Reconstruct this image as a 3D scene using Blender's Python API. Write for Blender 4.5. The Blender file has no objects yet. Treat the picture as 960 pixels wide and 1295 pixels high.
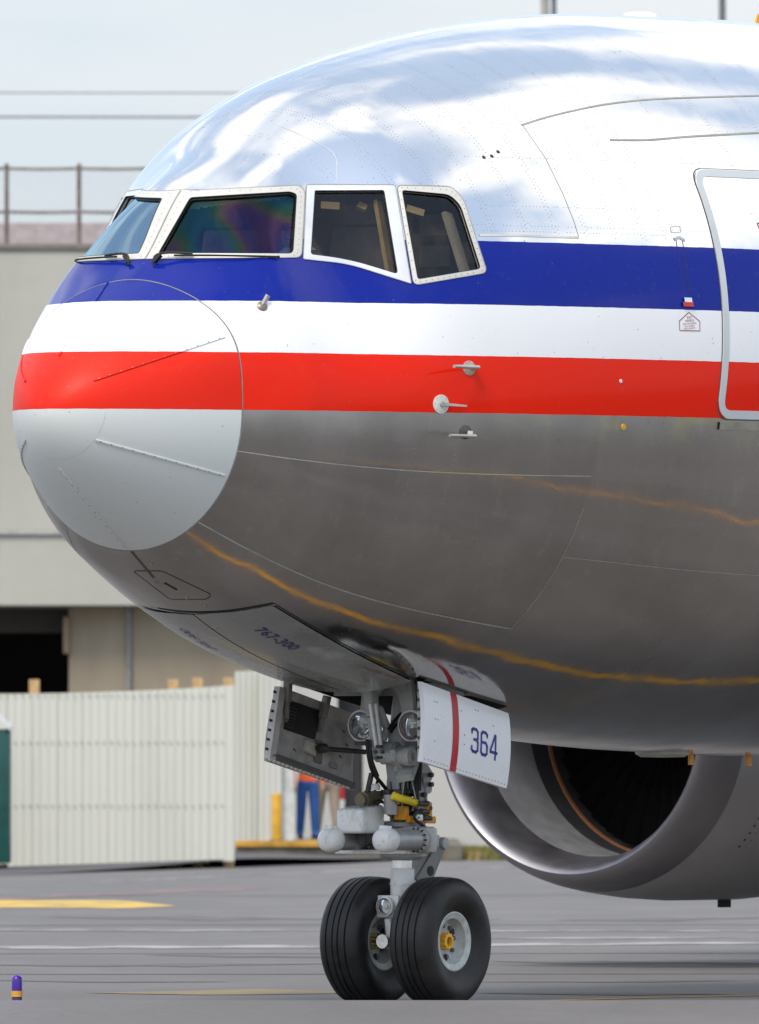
import bpy, bmesh, math, random
import numpy as np
from mathutils import Vector, Matrix
R_ = math.radians
random.seed(7); np.random.seed(7)
sc = bpy.context.scene
COL = sc.collection

# ------------------------------------------------------------------ camera
F = 19470.0; CX = 480.0; YH = 946.0; CAMZ = 1.8          # focal length in px of the 960x1295 frame, horizon row
cam = bpy.data.cameras.new('camera'); co = bpy.data.objects.new('camera', cam); COL.objects.link(co)
co.location = (0, 0, CAMZ); co.rotation_euler = (R_(90), 0, 0)
cam.sensor_fit = 'VERTICAL'; cam.sensor_height = 36; cam.sensor_width = 36
cam.lens = F*36/1295; cam.shift_y = (YH-647.5)/1295
cam.clip_start = 1; cam.clip_end = 9000
cam.dof.use_dof = True; cam.dof.focus_distance = 108; cam.dof.aperture_fstop = 9
sc.camera = co

# ------------------------------------------------------------------ world and sun
SUN_EL, SUN_AZ = R_(52), R_(208)                          # azimuth clockwise from +Y (view direction)
w = bpy.data.worlds.new("World"); sc.world = w; w.use_nodes = True
N = w.node_tree.nodes; L = w.node_tree.links
bg = N['Background']; bg.inputs['Strength'].default_value = 0.15
sky = N.new('ShaderNodeTexSky'); sky.sky_type = 'NISHITA'; sky.sun_disc = False
sky.sun_elevation = SUN_EL; sky.sun_rotation = SUN_AZ; sky.dust_density = 1.2; sky.air_density = 1.0
tc = N.new('ShaderNodeTexCoord'); sep = N.new('ShaderNodeSeparateXYZ'); L.new(tc.outputs['Generated'], sep.inputs[0])
def wmath(op, a, b=None, c=None, clamp=False):
    n = N.new('ShaderNodeMath'); n.operation = op; n.use_clamp = clamp
    for i, x in enumerate((a, b, c)):
        if x is None: continue
        if isinstance(x, (int, float)): n.inputs[i].default_value = x
        else: L.new(x, n.inputs[i])
    return n.outputs[0]
zz = wmath('ADD', wmath('MAXIMUM', sep.outputs[2], 0.0), 0.16)
cb = N.new('ShaderNodeCombineXYZ')
L.new(wmath('DIVIDE', sep.outputs[0], zz), cb.inputs[0]); L.new(wmath('DIVIDE', sep.outputs[1], zz), cb.inputs[1])
cb.inputs[2].default_value = 23.94
nz = N.new('ShaderNodeTexNoise'); nz.inputs['Scale'].default_value = 1.55; nz.inputs['Detail'].default_value = 8
nz.inputs['Roughness'].default_value = 0.56; nz.inputs['Distortion'].default_value = 0.35
L.new(cb.outputs[0], nz.inputs['Vector'])
mask = N.new('ShaderNodeMapRange'); mask.interpolation_type = 'SMOOTHSTEP'
mask.inputs['From Min'].default_value = 0.455; mask.inputs['From Max'].default_value = 0.625
L.new(nz.outputs[0], mask.inputs['Value'])
hz = N.new('ShaderNodeMapRange'); hz.interpolation_type = 'SMOOTHSTEP'      # pale veil towards the horizon
hz.inputs['From Min'].default_value = 0.0; hz.inputs['From Max'].default_value = 0.30
hz.inputs['To Min'].default_value = 1; hz.inputs['To Max'].default_value = 0
L.new(sep.outputs[2], hz.inputs['Value'])
thin = N.new('ShaderNodeMix'); thin.data_type = 'RGBA'; thin.inputs[0].default_value = .5       # thin high veil all over
L.new(sky.outputs[0], thin.inputs[6]); thin.inputs[7].default_value = (4.1, 4.75, 5.6, 1)
mx0 = N.new('ShaderNodeMix'); mx0.data_type = 'RGBA'
L.new(wmath('MULTIPLY', mask.outputs[0], 0.9), mx0.inputs[0]); L.new(thin.outputs[2], mx0.inputs[6]); mx0.inputs[7].default_value = (6.8, 6.55, 6.2, 1)
mx1 = N.new('ShaderNodeMix'); mx1.data_type = 'RGBA'
L.new(wmath('MULTIPLY', hz.outputs[0], 0.84), mx1.inputs[0]); L.new(mx0.outputs[2], mx1.inputs[6]); mx1.inputs[7].default_value = (2.78, 3.08, 3.36, 1)
L.new(mx1.outputs[2], bg.inputs['Color'])
sl = bpy.data.lights.new('sun', 'SUN'); sl.energy = 1.5; sl.angle = R_(20); sl.color = (1.0, 0.92, 0.80)
so = bpy.data.objects.new('sun', sl); COL.objects.link(so); so.location = (0, 0, 60)
d = Vector((math.sin(SUN_AZ)*math.cos(SUN_EL), math.cos(SUN_AZ)*math.cos(SUN_EL), math.sin(SUN_EL)))
so.rotation_euler = (-d).to_track_quat('-Z', 'Y').to_euler()
sc.view_settings.view_transform = 'Standard'; sc.view_settings.look = 'None'
sc.view_settings.gamma = 1; sc.view_settings.exposure = 0.64
sc.cycles.max_bounces = 8; sc.cycles.transparent_max_bounces = 12; sc.cycles.glossy_bounces = 5
sc.cycles.sample_clamp_indirect = 6

# ------------------------------------------------------------------ material helpers
class NT:
    def __init__(s, name):
        s.m = bpy.data.materials.new(name); s.m.use_nodes = True; s.n = s.m.node_tree.nodes; s.l = s.m.node_tree.links
        s.b = s.n['Principled BSDF']
        t = s.n.new('ShaderNodeTexCoord'); s.obj = t.outputs['Object']
    def math(s, op, a, b=None, c=None, clamp=False):
        n = s.n.new('ShaderNodeMath'); n.operation = op; n.use_clamp = clamp
        for i, x in enumerate((a, b, c)):
            if x is None: continue
            if isinstance(x, (int, float)): n.inputs[i].default_value = x
            else: s.l.new(x, n.inputs[i])
        return n.outputs[0]
    def noise(s, scale, detail=4, rough=.5, vec=None, stretch=None, dist=0):
        n = s.n.new('ShaderNodeTexNoise'); n.inputs['Scale'].default_value = scale
        n.inputs['Detail'].default_value = detail; n.inputs['Roughness'].default_value = rough; n.inputs['Distortion'].default_value = dist
        v = vec or s.obj
        if stretch:
            mp = s.n.new('ShaderNodeMapping'); mp.inputs['Scale'].default_value = stretch; s.l.new(v, mp.inputs[0]); v = mp.outputs[0]
        s.l.new(v, n.inputs['Vector']); return n.outputs[0]
    def ramp(s, f, a, b, lo=0, hi=1):
        n = s.n.new('ShaderNodeMapRange'); n.interpolation_type = 'SMOOTHSTEP'
        n.inputs['From Min'].default_value = a; n.inputs['From Max'].default_value = b
        n.inputs['To Min'].default_value = lo; n.inputs['To Max'].default_value = hi
        s.l.new(f, n.inputs['Value']); return n.outputs[0]
    def mix(s, f, a, b):
        n = s.n.new('ShaderNodeMix'); n.data_type = 'RGBA'
        for i, x in ((0, f), (6, a), (7, b)):
            if isinstance(x, (int, float)): n.inputs[i].default_value = x
            elif isinstance(x, tuple): n.inputs[i].default_value = (*x, 1) if len(x) == 3 else x
            else: s.l.new(x, n.inputs[i])
        return n.outputs[2]
    def set(s, **k):
        for key, x in k.items():
            i = s.b.inputs[{'color': 'Base Color', 'rough': 'Roughness', 'metal': 'Metallic', 'spec': 'Specular IOR Level', 'coat': 'Coat Weight', 'coatr': 'Coat Roughness', 'emis': 'Emission Color', 'emiss': 'Emission Strength', 'normal': 'Normal', 'alpha': 'Alpha'}[key]]
            if isinstance(x, (int, float)): i.default_value = x
            elif isinstance(x, tuple): i.default_value = (*x, 1) if len(x) == 3 else x
            else: s.l.new(x, i)
        return s
    def bump(s, h, dist, strength=1.0):
        n = s.n.new('ShaderNodeBump'); n.inputs['Distance'].default_value = dist; n.inputs['Strength'].default_value = strength
        s.l.new(h, n.inputs['Height']); s.l.new(n.outputs[0], s.b.inputs['Normal'])
MATS = {}
def mat(name, color, rough=.5, metal=0, var=.12, scale=6, spec=.5, coat=0, bump=0):
    """plain material with a little procedural colour and roughness variation"""
    if name in MATS: return MATS[name]
    t = NT(name); f = t.noise(scale, 6, .6)
    c2 = tuple(max(0, x*(1-var*1.6)) for x in color); c1 = tuple(min(1, x*(1+var)) for x in color)
    t.set(color=t.mix(t.ramp(f, .3, .7), c2, c1), rough=t.ramp(f, .2, .8, max(.02, rough-.08), min(1, rough+.08)), metal=metal, spec=spec, coat=coat)
    if bump: t.bump(t.noise(scale*8, 4, .6), bump)
    MATS[name] = t.m; return t.m

WHITE_P = (.84, .845, .85); RED_P = (.80, .018, .003); BLUE_P = (.006, .018, .25); GREY_P = (.66, .69, .675)
Z_BLUE, Z_WHITE, Z_RED, Z_GREY = 5.345, 4.895, 4.535, 4.135
def livery(name, below=None):
    """painted stripes by height; bare polished metal (or the radome's grey paint) elsewhere"""
    t = NT(name); sp = t.n.new('ShaderNodeSeparateXYZ'); t.l.new(t.obj, sp.inputs[0]); x, z = sp.outputs[0], sp.outputs[2]
    z2 = t.math('ADD', z, t.math('MULTIPLY', t.math('SUBTRACT', t.noise(9, 2), .5), .006))
    def above(h): return t.math('GREATER_THAN', z2, h)
    n1 = t.noise(3.2, 6, .6); n2 = t.noise(1.1, 4, .55, stretch=(1, 1, .35))
    if below is None:
        br = t.n.new('ShaderNodeTexVoronoi'); br.distance = 'CHEBYCHEV'; br.inputs['Scale'].default_value = .9
        t.l.new(t.obj, br.inputs['Vector'])
        sb = t.n.new('ShaderNodeSeparateColor'); t.l.new(br.outputs['Color'], sb.inputs[0])
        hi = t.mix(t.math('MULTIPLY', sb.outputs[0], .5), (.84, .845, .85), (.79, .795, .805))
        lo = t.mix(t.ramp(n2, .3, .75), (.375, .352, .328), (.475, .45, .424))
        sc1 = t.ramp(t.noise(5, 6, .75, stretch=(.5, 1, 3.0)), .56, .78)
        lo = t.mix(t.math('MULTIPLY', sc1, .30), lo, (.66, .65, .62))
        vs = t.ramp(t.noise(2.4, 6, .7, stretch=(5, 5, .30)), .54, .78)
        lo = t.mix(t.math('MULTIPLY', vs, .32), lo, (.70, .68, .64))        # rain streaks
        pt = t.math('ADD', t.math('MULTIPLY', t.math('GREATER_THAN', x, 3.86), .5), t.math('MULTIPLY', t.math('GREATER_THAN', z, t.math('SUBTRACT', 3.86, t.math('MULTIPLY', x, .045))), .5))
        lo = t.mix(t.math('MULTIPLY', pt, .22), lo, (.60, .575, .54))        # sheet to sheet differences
        # blotchy yellowish tint, growing up to the red stripe and rearwards
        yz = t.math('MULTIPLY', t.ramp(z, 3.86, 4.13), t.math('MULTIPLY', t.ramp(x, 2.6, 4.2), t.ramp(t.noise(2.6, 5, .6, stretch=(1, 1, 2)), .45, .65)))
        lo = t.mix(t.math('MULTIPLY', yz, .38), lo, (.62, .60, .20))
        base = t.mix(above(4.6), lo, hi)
    else: base = below
    c = t.mix(above(Z_GREY), base, RED_P)
    c = t.mix(above(Z_RED), c, WHITE_P); c = t.mix(above(Z_WHITE), c, BLUE_P)
    if below is None: c = t.mix(above(Z_BLUE), c, base)
    c = t.mix(t.math('MULTIPLY', t.ramp(t.noise(14, 8, .7), .55, .8), .10), c, (.25, .24, .22))
    c = t.mix(t.math('MULTIPLY', t.ramp(t.noise(34, 2, .5), .735, .76), .6), c, (.16, .12, .08))
    if below is None:
        painted = t.math('MULTIPLY', above(Z_GREY), t.math('SUBTRACT', 1, above(Z_BLUE)))
        mr = t.math('ADD', t.math('ADD', t.ramp(z, 3.3, 5.5, .075, .06), t.math('MULTIPLY', t.ramp(z, 3.74, 4.1, 0, .24), t.math('LESS_THAN', z, 4.6))), t.math('MULTIPLY', t.ramp(n1, .35, .75), .10))
        rough = t.math('ADD', t.math('MULTIPLY', painted, .12), t.math('MULTIPLY', t.math('SUBTRACT', 1, painted), mr))
        t.set(metal=t.math('SUBTRACT', 1, painted), rough=rough, coat=t.math('MULTIPLY', painted, .12), coatr=.08, spec=.11)
    else: t.set(rough=t.ramp(n1, .3, .7, .46, .54), coat=.05, coatr=.3, spec=.22)
    t.set(color=c)
    wav = t.math('ADD', t.math('MULTIPLY', t.noise(1.9, 1, .3), 1.0), t.math('MULTIPLY', t.noise(7, 1, .3), .10))
    if below is None: wav = t.math('MULTIPLY', wav, t.ramp(z, 3.0, 5.2, 1.0, .45))
    t.bump(wav, .011 if below is None else .002)
    return t.m
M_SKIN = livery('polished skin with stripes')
M_RADOME = livery('radome paint', GREY_P)

# ------------------------------------------------------------------ mesh helpers
def link(name, me, m=None, parent=None):
    o = bpy.data.objects.new(name, me); COL.objects.link(o)
    if m is not None: me.materials.append(m)
    if parent is not None: o.parent = parent
    return o
def empty(name, loc, rz=0):
    o = bpy.data.objects.new(name, None); COL.objects.link(o); o.location = loc; o.rotation_euler = (0, 0, rz); o.empty_display_size = .3; return o
def tag(o, label=None, cat=None, group=None, kind=None):
    for k, x in (('label', label), ('category', cat), ('group', group), ('kind', kind)):
        if x: o[k] = x
    return o
def V(*a): return Vector(a[0] if len(a) == 1 else a)
class MB:
    def __init__(s): s.v = []; s.f = []
    def add(s, vs, fs):
        b = len(s.v); s.v += [tuple(x) for x in vs]; s.f += [tuple(i+b for i in f) for f in fs]; return s
    def rings(s, rings, closed=True, cap0=True, cap1=True):
        n = len(rings[0]); vs = [p for r in rings for p in r]; fs = []
        for i in range(len(rings)-1):
            for j in range(n if closed else n-1):
                k = (j+1) % n; fs.append((i*n+j, i*n+k, (i+1)*n+k, (i+1)*n+j))
        if cap0: fs.append(tuple(range(n))[::-1])
        if cap1: fs.append(tuple((len(rings)-1)*n+j for j in range(n)))
        return s.add(vs, fs)
    def lathe(s, prof, o=(0, 0, 0), axis=(0, 0, 1), n=28, cap=True):
        a = V(axis).normalized(); u = a.orthogonal().normalized(); w_ = a.cross(u); o = V(o)
        rs = [[o+a*h+(u*math.cos(2*math.pi*j/n)+w_*math.sin(2*math.pi*j/n))*max(r, .0003) for j in range(n)] for r, h in prof]
        return s.rings(rs, True, cap, cap)
    def tube(s, p, q, r0, r1=None, n=16):
        p, q = V(p), V(q); return s.lathe([(r0, 0), (r0 if r1 is None else r1, (q-p).length)], p, q-p, n)
    def path(s, pts, r, n=8):
        pts = [V(p) for p in pts]; rs = []
        # Catmull-Rom smoothing
        P = [pts[0]]+pts+[pts[-1]]; q = []
        for i in range(1, len(P)-2):
            for k in range(6):
                t = k/6; a, b, c, d_ = P[i-1:i+3]
                q.append(.5*((2*b)+(c-a)*t+(2*a-5*b+4*c-d_)*t*t+(3*b-a-3*c+d_)*t**3))
        q.append(pts[-1]); u = None
        for i, p in enumerate(q):
            t = (q[min(i+1, len(q)-1)]-q[max(i-1, 0)]).normalized()
            u = t.orthogonal() if u is None else (u-t*u.dot(t)); u.normalize(); w_ = t.cross(u)
            rs.append([p+(u*math.cos(2*math.pi*j/n)+w_*math.sin(2*math.pi*j/n))*r for j in range(n)])
        return s.rings(rs)
    def box(s, c, size, rot=None):
        c = V(c); h = V(size)/2; vs = []
        for i in range(8):
            p = V(((-1, 1)[i & 1]*h.x, (-1, 1)[i >> 1 & 1]*h.y, (-1, 1)[i >> 2 & 1]*h.z))
            vs.append(c+(rot @ p if rot else p))
        return s.add(vs, [(0, 2, 3, 1), (4, 5, 7, 6), (0, 1, 5, 4), (2, 6, 7, 3), (0, 4, 6, 2), (1, 3, 7, 5)])
    def bar(s, p, q, a, b, up=(0, 1, 0), a1=None, b1=None):
        """rectangular bar from p to q; a wide along the cross direction, b along up"""
        p, q = V(p), V(q); t = (q-p).normalized(); u = V(up); u = (u-t*u.dot(t)).normalized(); w_ = t.cross(u)
        a1 = a if a1 is None else a1; b1 = b if b1 is None else b1
        r = lambda o, a, b: [o+w_*x*a/2+u*y*b/2 for x, y in ((-1, -1), (1, -1), (1, 1), (-1, 1))]
        return s.rings([r(p, a, b), r(q, a1, b1)])
    def prism(s, poly, off):
        off = V(off); n = len(poly)
        return s.rings([[V(p) for p in poly], [V(p)+off for p in poly]])
    def build(s, name, m, parent=None, smooth=True, angle=40, bevel=0, seg=2):
        me = bpy.data.meshes.new(name); me.from_pydata(s.v, [], s.f); me.update()
        bm = bmesh.new(); bm.from_mesh(me)
        bmesh.ops.recalc_face_normals(bm, faces=bm.faces)
        if bevel:
            es = [e for e in bm.edges if len(e.link_faces) == 2 and e.calc_face_angle(0) > .6]
            bmesh.ops.bevel(bm, geom=es, offset=bevel, segments=seg, affect='EDGES', profile=.5, clamp_overlap=True)
        bm.to_mesh(me); bm.free()
        if smooth:
            me.shade_smooth(); me.set_sharp_from_angle(angle=R_(angle))
        return link(name, me, m, parent)
def BG(px, py, dist):                       # a spot in the background, `dist` metres down the view
    return V(((px-CX)*dist/F, dist, CAMZ+(YH-py)*dist/F))
def GD(py): return F*CAMZ/(py-YH)           # distance of a ground row

# ------------------------------------------------------------------ ground and markings (structure)
t = NT('apron asphalt'); n1 = t.noise(.02, 8, .65, stretch=(1, .35, 1)); n2 = t.noise(.25, 6, .6, stretch=(1, .12, 1)); n3 = t.noise(14, 4, .7)
c = t.mix(t.ramp(n1, .3, .7), (.115, .107, .103), (.152, .142, .137))
c = t.mix(t.math('MULTIPLY', t.ramp(n2, .4, .75), .45), c, (.09, .085, .088)); c = t.mix(t.math('MULTIPLY', t.ramp(t.noise(.55, 7, .65, stretch=(1, .35, 1)), .42, .7), .5), c, (.19, .18, .178)); c = t.mix(t.math('MULTIPLY', t.ramp(n3, .45, .7), .35), c, (.20, .19, .188))
t.set(color=c, rough=.7, spec=.5); t.bump(n3, .004); M_ASPH = t.m
gx_ = [-4000, -400, -60, -25, -12, -6, -4.5, 0, 4.5, 6, 12, 25, 60, 400, 4000]; gy_ = [-2500, -300, 0, 60, 90]+list(np.arange(98, 110.01, .25))+[112, 120, 150, 220, 300, 500, 1500, 6000]
sw = lambda x, y: .085*math.exp(-((y-104.6)/1.7)**2)*(1 if abs(x) <= 4.5 else 0)       # long low swell in the tarmac
g = MB().rings([[V((x, y, sw(x, y))) for y in gy_] for x in gx_], False, False, False).build('ground', M_ASPH)
tag(g, kind='structure')
def worn(name, col, amount=.5, sc_=1.2):
    t = NT(name); f = t.noise(sc_, 8, .7, stretch=(1, .25, 1))
    t.set(color=t.mix(t.ramp(f, amount-.2, amount+.2), col, (.16, .152, .152)), rough=.9, spec=.15); return t.m
def strip(name, pts, width, m, z=.004, jag=.15, step=.35, flat=True):
    """a painted ground line through world points with a slightly ragged edge"""
    vs = []; fs = []
    P = [V((x, y, 0)) for x, y in pts]; Q = []
    for a, b in zip(P, P[1:]):
        k = max(2, int((b-a).length/step)); Q += [a.lerp(b, i/k) for i in range(k)]
    Q.append(P[-1])
    for i, p in enumerate(Q):
        tt = (Q[min(i+1, len(Q)-1)]-Q[max(i-1, 0)]).normalized(); nn = V((0, 1, 0)) if flat else V((-tt.y, tt.x, 0))
        e = min(1, i/4+.02, (len(Q)-1-i)/4+.02)
        for sg in (-1, 1): q = p+nn*sg*width/2*e*(1+random.uniform(-jag, jag)); vs.append((q.x, q.y, z+sw(q.x, q.y)))
        if i: fs.append((2*i-2, 2*i-1, 2*i+1, 2*i))
    return tag(MB().add(vs, fs).build(name, m), kind='structure')
M_WL = worn('worn white paint', (.40, .385, .375), .52); M_YL = worn('worn yellow paint', (.62, .43, .12), .62); M_YF = worn('faded yellow paint', (.29, .24, .15), .62); M_PK = worn('faded red paint', (.30, .20, .19), .5)
def row(px, py): dd = GD(py); return ((px-CX)*dd/F, dd)
strip('taxi_line', [row(110, 1256), row(400, 1255.5), row(560, 1256)], 4.0, M_YF, jag=.4)
strip('taxi_line', [row(600, 1256.5), row(930, 1257.5)], 2.2, worn('ghost of yellow paint', (.215, .185, .14), .55), jag=.4)
for i_, (pa_, pb_, wd_) in enumerate((((-40, 1221), (420, 1219), 2.0), ((620, 1216), (1000, 1219), 2.6), ((60, 1160), (640, 1163), 3.0), ((180, 1208), (560, 1211), 1.4), ((700, 1164), (1000, 1160), 2.4), ((560, 1242), (980, 1240), .9), ((-40, 1240), (300, 1242), 1.2))):
    strip('rubber_mark', [row(*pa_), row((pa_[0]+pb_[0])/2, (pa_[1]+pb_[1])/2+1), row(*pb_)], wd_, worn('rubber smear', (.125, .118, .118), .44, 2.0), z=.003, jag=.7)
for py_ in (1133, 1170, 1206, 1232): strip('slab_joint', [row(-400, py_+.6), row(1400, py_-.6)], .30, mat('joint sealant', (.11, .105, .104), .9), z=.0025, jag=.3)
strip('edge_line', [(-30, GD(1199)), row(0, 1198.5), row(450, 1197), row(960, 1192.5), (30, GD(1190))], 1.8, M_WL, jag=.45)
strip('edge_line', [row(-300, 1177), row(0, 1176.5), row(960, 1177.5), row(1300, 1178)], 1.5, worn('thin white paint', (.36, .35, .34), .48), jag=.5)
strip('edge_line', [row(600, 1187), row(950, 1186)], 1.8, M_WL, jag=.45)
strip('yellow_bar', [row(-200, 1143), row(120, 1143.5), row(222, 1146)], 8.5, M_YL, jag=.06)
strip('red_line', [row(-100, 1139), row(0, 1137), row(235, 1127), row(350, 1124)], 3.6, M_PK, jag=.5)
strip('white_line', [row(110, 1117), row(240, 1110.5), row(425, 1102), row(700, 1095)], 1.6, M_WL, jag=.6)
strip('white_line', [row(560, 1099), row(680, 1097)], 1.6, M_WL, jag=.6)
t = NT('dark asphalt patch'); t.set(color=t.mix(t.noise(.3, 6, .6), (.10, .096, .10), (.14, .134, .137)), rough=.95, spec=.1)
rise = lambda x, y: .002+.125*max(0, min(1, (x+6.2)/3.8))*max(0, min(1, (y-217)/14))*max(0, min(1, (1.2-x)/3))
gxs, gys = np.linspace(-14, 1.2, 60), np.concatenate([np.linspace(212, 232, 20), np.linspace(236, 262, 5)])
pa = MB().rings([[V((x, y, rise(x, y))) for y in max(0, (float(np.interp(x, [-14, -6, -.5, 1.2], [212, 214, 240, 252]))-212))*(262-gys)/50+gys] for x in gxs], False, False, False).build('service_road', t.m); tag(pa, kind='structure')
# yellow lines on the near side of the aircraft: the polished belly mirrors them
t = NT('taxi yellow'); t.set(color=t.mix(t.ramp(t.noise(2.2, 6, .6), .35, .75), (.66, .34, .05), (.46, .25, .06)), rough=.85, spec=.2); M_TY = t.m

# ------------------------------------------------------------------ airliner: shape of the skin
X0, Y0, TH = -2.2975, 106.02, R_(56)
cT, sT = math.cos(TH), math.sin(TH)
PLANE = empty('airliner', (X0, Y0, 0), TH)
tag(PLANE, 'polished metal airliner with blue, white and red side stripes, filling most of the picture', 'airplane')
SJ = 1.02
ST = [SJ, 1.205, 1.65, 2.2, 2.9, 3.8, 5.0, 6.5, 8.5, 11, 40]; ZT = [5.05, 5.205, 5.70, 6.02, 6.457, 6.733, 6.968, 7.115, 7.144, 7.102, 7.102]
SB = [SJ, 1.4, 1.9, 2.5, 3.2, 4.2, 5.5, 7., 9., 40]; ZB = [3.17, 2.925, 2.68, 2.466, 2.295, 2.11, 1.90, 1.789, 1.741, 1.741]
SW = [SJ, 1.25, 1.5, 1.9, 2.5, 3.2, 4.2, 5.5, 7., 9., 40]; WW = [.94, 1.111, 1.262, 1.394, 1.629, 1.892, 2.128, 2.34, 2.465, 2.515, 2.515]
def pchip(x, y, xq):
    x = np.asarray(x, float); y = np.asarray(y, float); h = np.diff(x); dd = np.diff(y)/h; m = np.zeros_like(y)
    for i in range(1, len(x)-1):
        if dd[i-1]*dd[i] > 0:
            a = 2*h[i]+h[i-1]; b = h[i]+2*h[i-1]; m[i] = (a+b)/(a/dd[i-1]+b/dd[i])
    m[0] = dd[0]; m[-1] = dd[-1]
    i = np.clip(np.searchsorted(x, xq)-1, 0, len(x)-2); t = (xq-x[i])/h[i]
    return (1+2*t)*(1-t)**2*y[i]+t*(1-t)**2*h[i]*m[i]+t*t*(3-2*t)*y[i+1]+t*t*(t-1)*h[i]*m[i+1]
TS = np.arange(0, 40, .005)
def table(xs, ys, e, r, sgn, smooth):
    f = np.where(TS < SJ, r[0]+sgn*r[1]*np.clip(TS/SJ, 0, 1)**e, pchip(xs, ys, np.maximum(TS, SJ)))
    if smooth:                                   # take the curvature jumps out of the spline for calm reflections
        g_ = f.copy()
        for wd in (60, 60, 40):
            k = np.ones(2*wd+1)/(2*wd+1); g_ = np.convolve(np.pad(g_, wd, mode='edge'), k, 'valid')
        bl = np.clip((TS-SJ-.25)/.6, 0, 1); bl = bl*bl*(3-2*bl); f = f*(1-bl)+g_*bl
    return f
T_W = table(SW, WW, .549, (0, .94), 1, True); T_T = table(ST, ZT, .580, (4.13, .92), 1, False); T_B = table(SB, ZB, .557, (4.13, .96), -1, True)
k = np.ones(121)/121; gt = np.convolve(np.pad(np.convolve(np.pad(T_T, 60, mode='edge'), k, 'valid'), 60, mode='edge'), k, 'valid')
bl = np.clip((TS-2.2)/.8, 0, 1); T_T = T_T*(1-bl)+gt*bl
T_M = np.where(TS < SJ, 4.13, np.interp(TS, [SJ, 1.3, 3, 5.5, 8, 16], [4.13, 4.15, 4.27, 4.45, 4.55, 4.55]))
k = np.ones(161)/161; T_M = np.convolve(np.pad(T_M, 80, mode='edge'), k, 'valid')
T_K = np.interp(TS, [0, .5, 1.02, 1.35, 1.75, 2.1, 2.6, 3.4, 40], [.065, .065, .138, .029, -.152, -.235, .014, 0, 0])
for _ in (0, 1): k = np.ones(61)/61; T_K = np.convolve(np.pad(T_K, 30, mode='edge'), k, 'valid')   # shoulder fullness
def skin(s, ph):
    """aircraft-local points of the outer skin; ph 0 = crown, pi/2 = port side, pi = keel"""
    s = np.asarray(s, float); ph = np.asarray(ph, float)
    w_ = np.interp(s, TS, T_W); zt = np.interp(s, TS, T_T); zb = np.interp(s, TS, T_B); zm = np.interp(s, TS, T_M)
    cs = np.cos(ph); y = -w_*np.sin(ph)*(1+np.interp(s, TS, T_K)*np.sin(2*ph)**2*(cs > 0)); z = zm+np.where(cs > 0, zt-zm, zm-zb)*cs
    return np.stack(np.broadcast_arrays(s, y, z), -1)
def normal(s, ph, e=.004):
    a = skin(np.asarray(s)+e, ph)-skin(np.asarray(s)-e, ph); b = skin(s, np.asarray(ph)+e)-skin(s, np.asarray(ph)-e)
    n = np.cross(a, b); n = n/np.linalg.norm(n, axis=-1, keepdims=True)
    o = skin(s, ph); c_ = np.stack([o[..., 0]+.3, 0*o[..., 1], np.interp(o[..., 0], TS, T_M)], -1)
    return np.where(((o-c_)*n).sum(-1, keepdims=True) < 0, -n, n)
def project(P):
    X = X0+cT*P[..., 0]-sT*P[..., 1]; Y = Y0+sT*P[..., 0]+cT*P[..., 1]
    return np.stack([CX+F*X/Y, YH-F*(P[..., 2]-CAMZ)/Y], -1)
GS, GP = np.meshgrid(np.concatenate([np.linspace(.02, 5, 420), np.linspace(5.02, 13, 200)]), np.linspace(-.9, math.pi+.5, 420), indexing='ij')
GQ = project(skin(GS, GP))
_n = normal(GS, GP); _ny = sT*_n[..., 0]+cT*_n[..., 1]; GQ[_ny > .02] = 1e6          # only what faces the photographer
def at(px, py):
    """(s, ph) of the skin spot seen at a pixel of the photograph"""
    i = ((GQ-np.array([px, py]))**2).sum(-1).argmin(); u = np.array([GS.flat[i], GP.flat[i]]); tgt = np.array([px, py])
    for _ in range(4):
        q = project(skin(u[0], u[1])); J = np.stack([(project(skin(u[0]+.001, u[1]))-q)/.001, (project(skin(u[0], u[1]+.001))-q)/.001], -1)
        if abs(np.linalg.det(J)) < 40: break
        st = np.clip(np.linalg.solve(J, tgt-q), -.03, .03); u = u+st
    return float(u[0]), float(u[1])
def loc(s, ph, h=0.0):
    p = skin(s, ph)
    if h: p = p+normal(s, ph)*h
    return p
def G(px, py, y):
    """aircraft-local point at a photograph pixel on the fore-aft plane y"""
    d_ = np.array([(px-CX)/F, 1, (YH-py)/F]); o = np.array([-X0, -Y0, CAMZ])
    rot = lambda a: np.array([cT*a[0]+sT*a[1], -sT*a[0]+cT*a[1], a[2]])
    o, d_ = rot(o), rot(d_); t = (y-o[1])/d_[1]; return V(o+d_*t)
def dens(pts, k=8, closed=False):
    out = []; n = len(pts)
    for i in range(n if closed else n-1):
        a, b = np.array(pts[i]), np.array(pts[(i+1) % n]); out += [a+(b-a)*j/k for j in range(k)]
    if not closed: out.append(np.array(pts[-1]))
    return out
def smooth(pts, k=8):
    P = [np.array(p, float) for p in pts]; P = [2*P[0]-P[1]]+P+[2*P[-1]-P[-2]]; out = []
    for i in range(1, len(P)-2):
        for j in range(k):
            t = j/k; a, b, c, d_ = P[i-1:i+3]; out.append(.5*((2*b)+(c-a)*t+(2*a-5*b+4*c-d_)*t*t+(3*b-a-3*c+d_)*t**3))
    out.append(P[-2]); return out
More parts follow.
